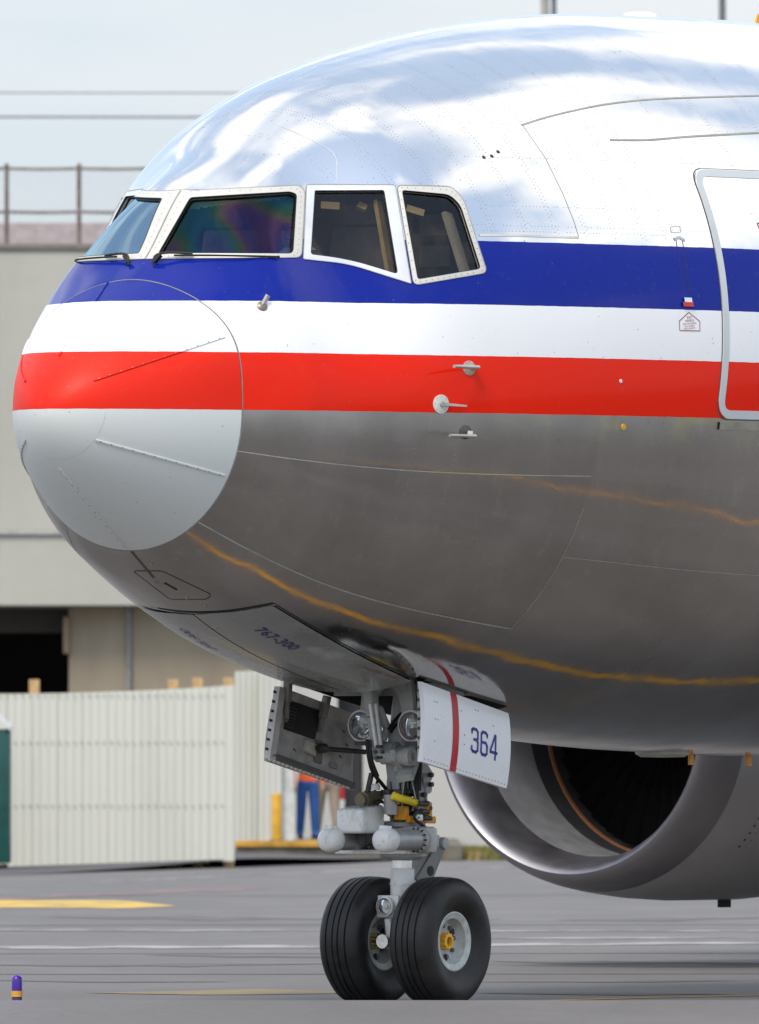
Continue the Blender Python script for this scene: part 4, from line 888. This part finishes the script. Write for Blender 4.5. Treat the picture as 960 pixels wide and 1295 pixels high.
MB().tube(pin(398, 946, .06), pin(462, 951, .2), .018, .018).lathe([(.034, 0), (.034, .09)], pin(400, 946, .06), (1, -.2, 0), 14).build('door_rod', M_GD, SD)
MB().box(pin(392, 946, .04), (.12, .05, .09), Matrix.Rotation(R_(20), 3, 'Y')).build('rod_bracket', mat('bracket cream', (.50, .48, .40), .5), SD, bevel=.01)
plate('rod_pad', [(399, 935), (407, 938), (405, 966), (396, 963)], mat('pad brown', (.20, .17, .15), .6), .014, .024)
plate('inner_panel', [(418, 963), (426, 966), (425, 973), (417, 970)], mat('pad grey', (.27, .26, .25), .6), .012, .028)
for x, y in ((370, 946), (428, 955), (436, 940), (432, 923)): plate('scuff', [(x, y), (x+2.2, y+2), (x+3, y+4.2), (x+.8, y+2)], M_DARK, .01, .018)

# ------------------------------------------------------------------ starboard engine and a stub of the wing that carries it
EX, EY, EZ = 18.62, 7.92, CAMZ+(YH-907)*125.9/F; ES = 1.05
EP = lambda p: [(r*ES, h) for r, h in p]
t = NT('inlet lip metal'); n1 = t.noise(4, 5, .6); t.set(color=t.mix(n1, (.30, .29, .315), (.36, .35, .375)), metal=1, rough=t.ramp(n1, .3, .7, .42, .5)); M_LIP = t.m
M_COWL = mat('cowl paint', (.42, .41, .41), .40, .3, .04, 3)
ea = (1, 0, 0); eo = (EX, EY, EZ)
cowl = MB().lathe(EP([(1.362, .44), (1.385, .6), (1.42, 1.0), (1.44, 1.5), (1.44, 2.4), (1.40, 3.2), (1.30, 4.2), (1.22, 4.8), (1.15, 4.82)]), eo, ea, 120, cap=False)
ENG = cowl.build('engine_cowl', M_COWL, PLANE, angle=30)
lp = [(1.09, .46), (1.10, .36), (1.118, .24), (1.145, .13), (1.175, .055), (1.20, .018), (1.222, .0), (1.245, .012), (1.272, .05), (1.30, .12), (1.33, .23), (1.352, .35), (1.364, .44), (1.366, .452)]
MB().lathe(EP(lp), eo, ea, 120, cap=False).build('inlet_lip', M_LIP, ENG, angle=50)
MB().lathe(EP([(1.09, .44), (1.082, .6), (1.085, .9), (1.10, 1.16)]), eo, ea, 96, cap=False).build('inlet_barrel', mat('barrel grey', (.20, .205, .22), .5, .1, .1, 5), ENG)
MB().lathe(EP([(1.10, 1.16), (1.10, 1.42)]), eo, ea, 96, cap=False).build('fan_case', mat('fan case dark', (.02, .02, .024), .7), ENG)
MB().lathe(EP([(1.10, 1.40), (1.085, 1.40), (1.085, 1.44), (1.10, 1.44)]), eo, ea, 96, cap=False).build('rub_strip', mat('rub strip orange', (.22, .085, .03), .7), ENG)
MB().lathe(EP([(1.10, 1.44), (1.10, 2.2), (0, 2.2)]), eo, ea, 64, cap=False).build('fan_duct', mat('duct black', (.012, .012, .012), .8), ENG)
MB().lathe(EP([(0, 1.05), (.10, 1.12), (.22, 1.30), (.31, 1.50), (.33, 1.9)]), eo, ea, 40, cap=False).build('spinner', mat('spinner grey', (.03, .03, .033), .4), ENG)
bl = MB(); secs = []
for r, tw, ch in ((.32, 20, .20), (.58, 35, .24), (.84, 48, .27), (1.13, 60, .28)):
    ta = R_(tw); dx, dy = math.cos(ta)*ch/2, math.sin(ta)*ch/2; th = .012
    secs.append([V((1.6-dx, -dy, r)), V((1.6, th, r)), V((1.6+dx, dy, r)), V((1.6, -th, r))])
bl.rings(secs); B0 = bl.build('fan_blade', mat('fan blade', (.003, .003, .0035), .7, 0, .1, 6, spec=.06), ENG, smooth=False)
B0.location = eo
for k_ in range(1, 38):
    b = B0.copy(); COL.objects.link(b); b.parent = ENG; b.rotation_euler = (2*math.pi*k_/38, 0, 0)
q = G(925, 1142, EY); MB().box((EX+2.35, EY, EZ-1.53), (.13, .05, .09)).build('drain_mast', M_DARK, ENG)
rvd = MB()
for k_ in range(22):
    an = math.pi*1.5-.70-.035*(k_//4); h = .95+.10*(k_ % 4); r = 1.418*ES; n = V((0, -math.cos(an-math.pi/2)*0, 0))
    dirv = V((0, -math.sin(.78+.05*(k_//4)), -math.cos(.78+.05*(k_//4)))); rvd.lathe([(.012, 0), (.01, .004)], V(eo)+V((h, 0, 0))+dirv*r, dirv, 6)
rvd.build('cowl_fasteners', M_DARK, ENG)['kind'] = 'stuff'
MB().prism([(EX+1.2, EY-.18, EZ+1.38), (EX+6.5, EY-.18, EZ+1.1), (EX+7, EY-.18, EZ+2.2), (EX+3.2, EY-.18, EZ+1.9)], (0, .36, 0)).build('pylon', M_COWL, PLANE, smooth=False)
wg = MB(); 
def foil(y, x0, ch, z, th): return [V((x0, y, z)), V((x0+ch*.08, y, z+th*.6)), V((x0+ch*.35, y, z+th)), V((x0+ch, y, z)), V((x0+ch*.35, y, z-th*.7)), V((x0+ch*.08, y, z-th*.5))]
wg.rings([foil(2.2, 17.6, 9.0, 2.75, .75), foil(8.2, 21.6, 6.6, 3.35, .45), foil(12.5, 24.4, 4.6, 3.85, .3)]).build('wing', mat('wing grey', (.40, .41, .42), .4, .2), PLANE)

# taxi guidance lines beside the aircraft
def la(x, y): return (X0+cT*x-sT*y, Y0+sT*x+cT*y)
strip('taxi_line', [la(.70, -.36), la(1.1, -.5), la(1.6, -.68), la(2.7, -.90), la(4, -.90), la(6.4, -.84), la(10, -1.05), la(14, -1.15)], .15, M_TY, jag=.05, flat=False)
strip('taxi_line', [(9.8, 103.3), (9.5, 105.2), (9.4, 107), (9.33, 109), (9.45, 111.2), (9.75, 113), (10.5, 119)], .15, M_TY, jag=.05, flat=False)

# ------------------------------------------------------------------ people
def skinned(name, nodes, edges, root, m_of, mats, parent=None, sub=2):
    """one continuous body grown on a skeleton; m_of(co) picks the material slot of a face"""
    me = bpy.data.meshes.new(name); bm = bmesh.new(); ly = bm.verts.layers.skin.verify(); ids = {}
    for k_, (p, r) in nodes.items():
        v = bm.verts.new(p); v[ly].radius = (r, r) if not isinstance(r, tuple) else r; v[ly].use_root = (k_ == root); ids[k_] = v
    for a, b in edges: bm.edges.new((ids[a], ids[b]))
    bm.to_mesh(me); bm.free(); o = bpy.data.objects.new(name, me); COL.objects.link(o)
    o.modifiers.new('s', 'SKIN').use_smooth_shade = True; o.modifiers.new('d', 'SUBSURF').levels = sub; o.modifiers['d'].render_levels = sub
    dg = bpy.context.evaluated_depsgraph_get(); dg.update(); nm = bpy.data.meshes.new_from_object(o.evaluated_get(dg)); bpy.data.objects.remove(o)
    for m in mats: nm.materials.append(m)
    for p in nm.polygons: p.material_index = m_of(p.center); p.use_smooth = True
    r_ = bpy.data.objects.new(name, nm); COL.objects.link(r_)
    if parent: r_.parent = parent
    return r_
M_SKN = mat('skin', (.42, .25, .17), .5, 0, .08); M_HAIR = mat('hair dark', (.03, .022, .018), .6)
def hand(nodes, edges, wrist, d_, side, tag_):
    """palm, four unequal curled fingers and a thumb leaving the side of the palm"""
    d_ = V(d_).normalized(); side = V(side).normalized(); nrm = d_.cross(side); wv = V(nodes[wrist][0])
    nodes[tag_+'p'] = (wv+d_*.045, .022); edges.append((wrist, tag_+'p'))
    for k_, (off, ln) in enumerate(((-.027, .055), (-.009, .068), (.010, .072), (.028, .064))):
        b = wv+d_*.088+side*off; m = b+d_*ln*.55+nrm*.006; e = m+d_*ln*.35+nrm*.022
        for s_, p, r in (('a', b, .0105), ('b', m, .0088), ('c', e, .0075)): nodes[f'{tag_}{k_}{s_}'] = (p, r)
        edges += [(tag_+'p', f'{tag_}{k_}a'), (f'{tag_}{k_}a', f'{tag_}{k_}b'), (f'{tag_}{k_}b', f'{tag_}{k_}c')]
    b = wv+d_*.055+side*.048; e = b+d_*.045+side*.018+nrm*.01
    nodes[tag_+'ta'] = (b, .012); nodes[tag_+'tb'] = (e, .009); edges += [(tag_+'p', tag_+'ta'), (tag_+'ta', tag_+'tb')]
def standing(loc_, rz, label, shirt, trouser, shoe, step=.16, sleeve=True):
    root = empty('person', loc_, rz); tag(root, label, 'person', 'workers by the fence')
    n = {}; e = []
    def nd(k_, x, y, z, r): n[k_] = (V((x, y, z)), r)
    nd('pel', 0, 0, .96, (.155, .11)); nd('wai', 0, .005, 1.10, (.14, .10)); nd('che', 0, .01, 1.30, (.17, .115)); nd('sho', 0, .0, 1.43, (.12, .085)); nd('nec', 0, -.01, 1.52, .052)
    nd('jaw', 0, -.03, 1.60, (.062, .072)); nd('hed', 0, -.015, 1.68, (.076, .092)); nd('crn', 0, -.005, 1.755, (.055, .065))
    e += [('pel', 'wai'), ('wai', 'che'), ('che', 'sho'), ('sho', 'nec'), ('nec', 'jaw'), ('jaw', 'hed'), ('hed', 'crn')]
    for s_, sx in (('L', 1), ('R', -1)):
        yy = -step*sx
        nd('hip'+s_, .09*sx, yy*.1, .88, .105); nd('kne'+s_, .10*sx, yy*.5-.02, .49, .085); nd('ank'+s_, .105*sx, yy, .10, .068); nd('toe'+s_, .125*sx, yy-.17, .045, (.045, .035))
        e += [('pel', 'hip'+s_), ('hip'+s_, 'kne'+s_), ('kne'+s_, 'ank'+s_), ('ank'+s_, 'toe'+s_)]
        nd('shl'+s_, .19*sx, .0, 1.41, .062); nd('elb'+s_, .25*sx, .03+yy*-.3, 1.13, .043); nd('wri'+s_, .25*sx, -.05-yy*.5, .90, .029)
        e += [('sho', 'shl'+s_), ('shl'+s_, 'elb'+s_), ('elb'+s_, 'wri'+s_)]
        hand(n, e, 'wri'+s_, (0, -.2, -1), (-.2*sx, -1, .0), 'h'+s_)
    def mo(c_):
        if c_.z < .095: return 3
        if c_.z < .97 and abs(c_.x) < .205: return 2
        if c_.z > 1.50: return 0
        if abs(c_.x) > .20 and c_.z < (.93 if sleeve else 1.22): return 0
        return 1
    b = skinned('body', n, e, 'pel', mo, [M_SKN, shirt, trouser, shoe], root)
    MB().lathe([(.088, -.01), (.094, .02), (.085, .06), (.05, .095), (0, .105)], (0, .0, 1.69), (0, .15, 1), 20).build('hair', M_HAIR, root)
    for sx in (-1, 1):
        MB().lathe([(.0, -.008), (.011, -.004), (.012, .003), (0, .008)], (.03*sx, -.098, 1.685), (0, -1, 0), 10).build('eye', mat('eye', (.05, .04, .04), .3), root)
        MB().lathe([(.01, -.012), (.024, 0), (.01, .012)], (.083*sx, .0, 1.665), (1, 0, 0), 10).build('ear', M_SKN, root)
    MB().lathe([(.006, .03), (.012, .005), (.015, -.01), (.006, -.018)], (0, -.112, 1.655), (0, .25, 1), 10).build('nose', M_SKN, root)
    MB().bar((-.024, -.098, 1.615), (.024, -.098, 1.615), .010, .008, up=(0, 0, 1)).build('mouth', mat('lips', (.30, .10, .08), .5), root)
    return root
PF = .30
p = BG(389, 1062, 250); standing((p.x, 250, PF), R_(15), 'worker in an orange vest and blue jeans standing by the yellow bollard', mat('orange vest', (.85, .14, .02), .8), mat('blue denim', (.02, .075, .26), .85), mat('dark boot', (.02, .02, .02), .6), .10)
p = BG(414, 1062, 251); standing((p.x, 251.2, PF), R_(200), 'worker in khaki trousers walking in front of the dark doorway', mat('dark shirt', (.05, .055, .07), .8), mat('khaki trousers', (.33, .27, .20), .85), mat('brown boot', (.06, .04, .03), .6), .22)
# pilot behind the port windshield
def pilot():
    hd = G(364, 293, -.50); base = empty('person', PLANE.matrix_world @ V((0, 0, 0)) if False else (X0, Y0, 0), TH)
    tag(base, 'pilot in white shirt and sunglasses seated behind the left windshield', 'person')
    n = {}; e = []; o = hd
    def nd(k_, x, y, z, r): n[k_] = (V((o.x+x, o.y+y, o.z+z)), r)
    nd('pel', .30, 0, -.62, (.15, .13)); nd('wai', .28, 0, -.48, (.13, .13)); nd('che', .20, 0, -.30, (.12, .16)); nd('sho', .13, 0, -.17, (.08, .12)); nd('nec', .08, 0, -.10, .050)
    nd('jaw', .01, 0, -.055, (.058, .055)); nd('hed', .035, 0, .03, (.085, .072)); nd('crn', .05, 0, .085, (.06, .055))
    e += [('pel', 'wai'), ('wai', 'che'), ('che', 'sho'), ('sho', 'nec'), ('nec', 'jaw'), ('jaw', 'hed'), ('hed', 'crn')]
    for s_, sy in (('L', -1), ('R', 1)):
        nd('shl'+s_, .14, .18*sy, -.20, .058); nd('elb'+s_, .05, .24*sy, -.46, .042); nd('wri'+s_, -.18, .14*sy, -.44, .028)
        nd('hip'+s_, .22, .10*sy, -.66, .085); nd('kne'+s_, -.18, .13*sy, -.60, .062); nd('ank'+s_, -.26, .13*sy, -.98, .045); nd('toe'+s_, -.42, .13*sy, -1.03, .04)
        e += [('sho', 'shl'+s_), ('shl'+s_, 'elb'+s_), ('elb'+s_, 'wri'+s_), ('pel', 'hip'+s_), ('hip'+s_, 'kne'+s_), ('kne'+s_, 'ank'+s_), ('ank'+s_, 'toe'+s_)]
        hand(n, e, 'wri'+s_, (-1, -.1*sy, .1), (0, -sy*.3, 1), 'h'+s_)
    def mo(c_):
        z = c_.z-o.z; x = c_.x-o.x
        if z > -.11 and abs(c_.y-o.y) < .11: return 0
        if z < -.56: return 2
        if x < -.02 and z < -.2: return 0
        return 1
    skinned('body', n, e, 'pel', mo, [M_SKN, mat('white shirt', (.75, .76, .78), .7), mat('navy trousers', (.02, .025, .05), .8)], base)
    H_ = lambda x, y, z: V((o.x+x, o.y+y, o.z+z))
    MB().lathe([(.088, 0), (.090, .03), (.075, .07), (.04, .095), (0, .10)], H_(.05, 0, .035), (.25, 0, 1), 20).build('hair', mat('hair grey', (.16, .14, .12), .7), base)
    MB().lathe([(.004, .035), (.010, .01), (.016, -.012), (.007, -.02)], H_(-.055, 0, .0), (.3, 0, 1), 10).build('nose', M_SKN, base)
    MB().bar(H_(-.05, -.035, .025), H_(-.05, .035, .025), .035, .03, up=(0, 0, 1)).bar(H_(-.05, -.04, .03), H_(.05, -.082, .03), .008, .008).bar(H_(-.05, .04, .03), H_(.05, .082, .03), .008, .008).build('sunglasses', M_BLK, base, bevel=.006)
    MB().bar(H_(-.045, -.02, -.045), H_(-.045, .02, -.045), .01, .01).build('mouth', mat('lips', (.30, .10, .08), .5), base)
    for sy in (-1, 1): MB().lathe([(.01, -.01), (.026, 0), (.01, .012)], H_(.05, .078*sy, .0), (0, sy, 0), 12).build('ear', M_SKN, base)
    MB().bar(H_(.06, -.17, -.135), H_(.20, -.20, -.15), .06, .012, up=(0, 0, 1)).build('epaulette', mat('navy cloth', (.01, .012, .03), .8), base)
    MB().path([H_(.04, -.09, .0), H_(-.02, -.085, -.05), H_(-.06, -.02, -.055)], .004).build('headset_boom', M_BLK, base)
pilot()

# ------------------------------------------------------------------ background
M_CONC = mat('concrete facade', (.33, .32, .285), .9, 0, .06, .35); 
t = NT('weathered concrete'); n1 = t.noise(.35, 8, .6, stretch=(1, 1, .6)); n2 = t.noise(2.5, 6, .6)
t.set(color=t.mix(t.ramp(n1, .35, .7), (.43, .42, .37), (.48, .47, .42)), rough=.92, spec=.2); t.bump(n2, .01); M_CONC = t.m
t = NT('stained concrete'); n1 = t.noise(.6, 8, .7, stretch=(1, 1, .3)); t.set(color=t.mix(t.ramp(n1, .3, .7), (.28, .235, .175), (.35, .30, .225)), rough=.95, spec=.15); M_CONC2 = t.m
DB_ = 290; s_ = DB_/F
BX0, BX1 = -34, 13; zt_b = CAMZ+(YH-308)*s_; zs_b = CAMZ+(YH-766)*s_; zg = CAMZ+(YH-673)*s_
BLD = empty('concrete_building', (-8, DB_, 0)); tag(BLD, 'long beige concrete terminal building with a blank upper wall, behind the airliner', 'building')
O_ = V((-8, DB_, 0))
def bpart(name, x0, x1, y0, y1, z0, z1, m, parent=BLD, bevel=.02): return MB().box(((x0+x1)/2+8, (y0+y1)/2-DB_, (z0+z1)/2), (x1-x0, y1-y0, z1-z0)).build(name, m, parent, smooth=False, bevel=bevel)
jx = [BX0]+[BX0+k_*6.7 for k_ in range(1, 7)]+[BX1]
for a, b in zip(jx, jx[1:]):
    bpart('wall_panel', a+.012, b-.012, DB_, DB_+.4, zg+.03, zt_b-.12, M_CONC)
    bpart('fascia_panel', a+.012, b-.012, DB_+.03, DB_+.4, zs_b, zg-.05, M_CONC)
bpart('coping', BX0, BX1, DB_-.06, DB_+.5, zt_b-.12, zt_b, mat('coping', (.20, .185, .16), .9))
bpart('ledge', BX0, BX1, DB_-.05, DB_+.4, zg-.05, zg+.03, mat('ledge', (.44, .43, .40), .9))
bpart('structural_core', BX0, BX1, DB_+.42, DB_+14, zs_b, zt_b-.3, M_CONC, bevel=0)
gx = lambda px, dd: (px-CX)*dd/F
dr = DB_+.9
bpart('lower_wall', gx(87, dr), gx(164, dr)-.02, dr, dr+.4, 0, zs_b, M_CONC2)
bpart('lower_wall', gx(164, dr)+.02, BX1, dr, dr+.4, 0, zs_b, M_CONC2)
bpart('lower_wall', BX0, gx(-160, dr), dr, dr+.4, 0, zs_b, M_CONC2)
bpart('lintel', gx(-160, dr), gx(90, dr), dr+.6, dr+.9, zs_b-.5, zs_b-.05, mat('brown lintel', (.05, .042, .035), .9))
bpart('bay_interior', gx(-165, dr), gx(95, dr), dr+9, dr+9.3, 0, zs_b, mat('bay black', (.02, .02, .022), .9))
bpart('bracket', gx(80, dr), gx(88, dr), dr-.1, dr+.2, zs_b-.9, zs_b-.2, mat('bracket tan', (.28, .20, .13), .8))
MB().tube((gx(163, dr)+8, dr-DB_-.06, 2.5), (gx(163, dr)+8, dr-DB_-.06, zs_b), .05).build('down_pipe', mat('pipe grey', (.25, .25, .25), .6), BLD)
bpart('roof_parapet', BX0, BX1, DB_+3, DB_+3.3, zt_b, zt_b+.50, mat('pink parapet', (.42, .35, .36), .9))
# roof fence
fr0 = DB_+.25; zr = zt_b; ft = CAMZ+(YH-213)*fr0/F; fm = CAMZ+(YH-268)*fr0/F
RF = empty('roof_fence', (0, fr0, zr)); tag(RF, 'rusty chain-link guard fence with posts and two rails along the roof edge', 'fence')
M_RUST = mat('rusty steel', (.20, .15, .13), .8, 0, .25, 4)
px0 = gx(8.5, fr0); pitch = gx(100, fr0)-px0
xs = [px0+pitch*k_ for k_ in range(-4, 8)]
for i, x in enumerate(xs):
    MB().tube((x, 0, -.02), (x, 0, ft-zr+.09), .044, .042, 10).build('post', M_RUST, RF)
    if i: 
        for z in (ft-zr, fm-zr): MB().path([(xs[i-1]+.02, .0, z), ((xs[i-1]+x)/2, .01, z-.012), (x-.02, 0, z)], .028, 8).build('rail', M_RUST, RF)
mm = MB(); x = xs[0]
while x < xs[-1]:
    for sg in (1, -1): 
        a = V((x, .03*sg, 0)); b = V((x+sg*(ft-zr), .03*sg, ft-zr)); mm.bar(a, b, .006, .006)
    x += .11
mm.build('mesh_wire', mat('galvanised wire', (.45, .45, .46), .6, .3), RF, smooth=False)['kind'] = 'stuff'
# hoarding of corrugated sheets
t = NT('painted sheet'); n1 = t.noise(.7, 8, .7, stretch=(1, 1, .15)); n2 = t.noise(6, 5, .6)
t.set(color=t.mix(t.math('MULTIPLY', t.ramp(n1, .4, .75), .8), (.66, .655, .58), (.58, .575, .505)), rough=.6, spec=.3); M_SHEET = t.m
HO = empty('hoarding_fence', (0, 240, 0)); tag(HO, 'pale green corrugated metal hoarding with a stepped top, left of the aircraft nose', 'fence')
def sheet(P0, P1, h0, h1, name='sheet', pitch=.115, base=.03):
    P0, P1 = V(P0), V(P1); ln = (P1-P0).length; t_ = (P1-P0)/ln; nn = V((t_.y, -t_.x, 0)); k_ = max(1, round(ln/pitch)); pr_ = []
    for i in range(k_):
        for f_, dph in ((0, 0), (.30, 0), (.45, .009), (.85, .009)): pr_.append(((i+f_)/k_, dph))
    pr_.append((1, 0)); rows_ = []
    for u, dd in pr_:
        p = P0+(P1-P0)*u-nn*dd*-1; rows_.append([p-V((0, 240, 0))+V((0, 0, base)), p-V((0, 240, 0))+V((0, 0, h0+(h1-h0)*u))])
    return MB().rings(rows_, False, False, False).build(name, M_SHEET, HO, smooth=False)
fpts = [(-150, 231), (60, 231), (165, 231.1), (230, 231.2), (297, 231.3)]
def fb(px): return float(np.interp(px, [-150, 0, 60, 165, 230, 297], [1099, 1098, 1097.5, 1094.5, 1090.5, 1085.5]))
def fz(px): return float(np.interp(px, [-150, 60, 165, 230, 297], [878.5, 877, 874, 871, 866.5]))
for i in range(14):
    a, b = -150+447*i/14, -150+447*(i+1)/14; da, db_ = np.interp(a, *zip(*fpts)), np.interp(b, *zip(*fpts))
    sheet((gx(a, da), da, 0), (gx(b, db_)-.004, db_, 0), CAMZ+(YH-fz(a))*da/F, CAMZ+(YH-fz(b))*db_/F, base=max(-.05, -.03+ CAMZ+(YH-fb((a+b)/2))*da/F))
for a, b in ((297, 327), (327, 357)): sheet((gx(a, 249.2), 249.2, 0), (gx(b, 249.4)-.004, 249.35, 0), CAMZ+(YH-849)*249.2/F, CAMZ+(YH-848)*249.4/F)
MB().box((gx(364, 249.5), 9.5, 1.68), (.2, .12, 3.36)).build('end_post', mat('end post', (.60, .61, .58), .6), HO)
scr = MB()
for zz2 in (.95, 1.9, 2.6):
    for i in range(46):
        a = -140+430*i/46; da = np.interp(a, *zip(*fpts)); scr.lathe([(.018, 0), (.016, .012)], (gx(a, da), da-240-.03, zz2), (0, -1, 0), 6)
scr.build('sheet_screws', mat('screw grey', (.50, .50, .45), .6), HO)['kind'] = 'stuff'
for i, (px, lab) in enumerate(((43.5, 'wooden post poking over the hoarding in front of the black opening'), (219, 'wooden post over the hoarding, left of the close pair'), (250, 'wooden post over the hoarding, right one of the close pair'), (289, 'wooden post stump beside the step in the hoarding'))):
    dd = np.interp(px, *zip(*fpts))+.35; zt2 = CAMZ+(YH-(859.5 if i < 2 else 857.5 if i == 2 else 857))*dd/F
    MB_ = MB().box((0, 0, zt2/2), (.155, .12, zt2)).build('wooden_post', mat('pine timber', (.55, .36, .17), .8, 0, .15, 9), None, smooth=False, bevel=.01)
    MB_.location = (gx(px, dd), dd, 0); tag(MB_, lab, 'post', 'wooden posts behind the hoarding')
# green cabin at the left edge
dd = 227; cabx = gx(12, dd); CB = empty('green_cabin', (cabx-.7, dd+.6, 0)); tag(CB, 'dark green portable cabin with a pale sloped roof edge at the left of the hoarding', 'cabin')
M_GRN = mat('dark green plastic', (.006, .075, .062), .45, 0, .15, 2)
ztc = CAMZ+(YH-922)*dd/F
MB().box((0, 0, ztc/2+.05), (1.4, 1.2, ztc-.1)).build('cabin_wall', M_GRN, CB, bevel=.02)
MB().box((-.02, -.615, ztc*.5), (.9, .03, ztc*.82)).build('cabin_door', mat('darker green door', (.004, .05, .042), .45), CB, bevel=.01)
MB().prism([(-.78, -.68, ztc+.36), (0, -.68, ztc+.72), (.72, -.68, ztc+.04), (.72, -.68, ztc-.03), (0, -.68, ztc+.62), (-.78, -.68, ztc+.28)], (0, 1.36, 0)).build('cabin_roof', mat('pale roof', (.66, .70, .68), .5), CB, smooth=False)
MB().box((0, 0, .04), (1.3, 1.1, .08)).build('cabin_base', M_DARK, CB)
# raised kerb, bollard, doorway wall, grass
kx0, kx1 = gx(298, 246), gx(585, 246)
kb = MB().box(((kx0+kx1)/2, 254, PF/2-.02), (kx1-kx0, 16, PF-.04)).build('kerb', mat('dirty kerb', (.14, .125, .10), .95, 0, .35, 1.5), None, smooth=False, bevel=.02); tag(kb, kind='structure')
ke = MB().box(((kx0+kx1)/2-.7, 246.2, PF-.03), (kx1-kx0-1.4, .5, .10)).build('kerb_edge', mat('kerb yellow', (.55, .30, .05), .85, 0, .25, 2), None, smooth=False, bevel=.01); tag(ke, kind='structure')
bo = empty('bollard', (gx(350, 248.5), 248.5, PF)); tag(bo, 'yellow square-cut bollard standing on the raised kerb', 'bollard')
MB().lathe([(.082, 0), (.082, .74), (.07, .765), (0, .768)], (0, 0, 0), (0, 0, 1), 20).build('bollard_post', mat('bollard yellow', (.68, .36, .02), .55), bo)
MB().lathe([(.11, 0), (.11, .02), (.085, .025)], (0, 0, 0), (0, 0, 1), 20).build('bollard_base', M_GD, bo)
rp = empty('striped_pole', (gx(433, 252), 252, PF)); tag(rp, 'thin red and white striped pole in front of the dark doorway', 'pole')
for k_ in range(6): MB().lathe([(.04, k_*.22), (.04, k_*.22+.218)], (0, 0, 0), (0, 0, 1), 14).build('pole_band', mat('pole red', (.50, .02, .03), .5) if k_ % 2 else mat('pole white', (.72, .72, .7), .5), rp)
t = NT('render wall'); n1 = t.noise(.8, 7, .65); t.set(color=t.mix(n1, (.42, .41, .385), (.55, .54, .505)), rough=.9, spec=.2); M_WALL = t.m
WLL = empty('service_block', (0, 262, 0)); tag(WLL, 'low off-white rendered wall with a dark doorway, seen under the belly', 'building')
wz = 3.6
MB().box(((gx(459, 262)+11)/2, .2, wz/2), (11-gx(459, 262), .4, wz)).build('wall', M_WALL, WLL, smooth=False)
MB().box(((gx(365, 262)+gx(427, 262))/2, .2, wz/2), (gx(427, 262)-gx(365, 262), .4, wz)).build('wall', M_WALL, WLL, smooth=False)
MB().box(((gx(427, 262)+gx(459, 262))/2, .6, wz/2), (gx(459, 262)-gx(427, 262), .3, wz)).build('doorway', mat('doorway dark', (.028, .028, .035), .7), WLL, smooth=False)
MB().box((gx(443, 262), .42, 1.2), (.36, .04, 2.0)).build('door_leaf', mat('door leaf', (.035, .035, .045), .6), WLL, smooth=False)
# grass tuft strip beyond the kerb
gm = MB(); 
for i in range(2600):
    x = random.uniform(gx(535, 250), gx(700, 250)); y = random.uniform(246, 256); hgt = .06*(1+random.random())*(.4+.6*math.sin(max(0, min(1, (x-gx(535, 250))/.5))*math.pi/2)); b = random.uniform(0, 6.28); w_ = .03
    dx, dy = math.cos(b)*w_, math.sin(b)*w_; lx, ly = random.uniform(-.06, .06), random.uniform(-.06, .06); z0 = .10
    gm.add([(x-dx, y-dy, z0-.1), (x+dx, y+dy, z0-.1), (x+lx, y+ly, z0+hgt)], [(0, 1, 2)])
t = NT('grass blades'); t.set(color=t.mix(t.ramp(t.noise(1.1, 5, .6), .4, .62), (.13, .15, .035), (.30, .22, .09)), rough=.9, spec=.1)
gr = gm.build('grass', t.m, None, smooth=False); tag(gr, kind='stuff')
gmd = MB().box((gx(620, 250), 251.5, .05), (gx(705, 250)-gx(540, 250), 10, .16)).build('grass_bank', mat('bank soil', (.20, .16, .09), .95, 0, .3, 2), None, smooth=False, bevel=.05); tag(gmd, kind='structure')
# lamp masts and wires
for px, r, lab in ((689, .085, 'pale thick mast beside a thinner dark one, above the airliner roof'), (700.5, .055, 'thin dark mast right beside the pale one, above the airliner roof'), (913.5, .07, 'dark mast on its own near the top right corner')):
    dm = 330; root = empty('light_mast', (gx(px, dm), dm, 0)); tag(root, lab, 'mast', 'masts beyond the terminal')
    col_ = mat('pale mast', (.42, .40, .36), .6) if r > .08 else mat('dark mast', (.16, .17, .18), .6)
    MB().tube((0, 0, 0), (0, 0, 22), r*1.5, r, 12).build('mast_pole', col_, root)
    MB().bar((0, 0, 21.8), (1.4, 0, 22.3), .08, .08).box((1.6, 0, 22.3), (.5, .25, .14)).build('lamp_head', col_, root)
for py, r, lab in ((117.5, .015, 'upper of two thin overhead wires left of the cockpit'), (148, .024, 'lower and thicker of two overhead wires left of the cockpit')):
    dm = 310; pts = [((x), dm, CAMZ+(YH-py)*dm/F+.00018*((x+3)**2)) for x in np.linspace(-50, 45, 24)]
    wr = MB().path(pts, r, 6).build('overhead_wire', mat('wire grey', (.22, .23, .24), .6)); tag(wr, lab, 'wire', 'overhead wires')
# blue taxiway edge light
dl = GD(1265.5); TL = empty('taxiway_light', (gx(21.5, dl), dl, 0)); tag(TL, 'small violet-blue taxiway edge light with a yellow band, on the tarmac', 'light')
MB().lathe([(.036, .0), (.036, .028)], (0, 0, 0), (0, 0, 1), 20).build('base', mat('light base', (.05, .03, .12), .5), TL)
MB().lathe([(.040, .028), (.040, .07)], (0, 0, 0), (0, 0, 1), 20).build('band', mat('light band', (.70, .36, .04), .5), TL)
MB().lathe([(.038, .07), (.038, .14), (.034, .165), (.02, .18), (0, .185)], (0, 0, 0), (0, 0, 1), 20).build('globe', mat('violet glass', (.06, .015, .32), .25), TL)
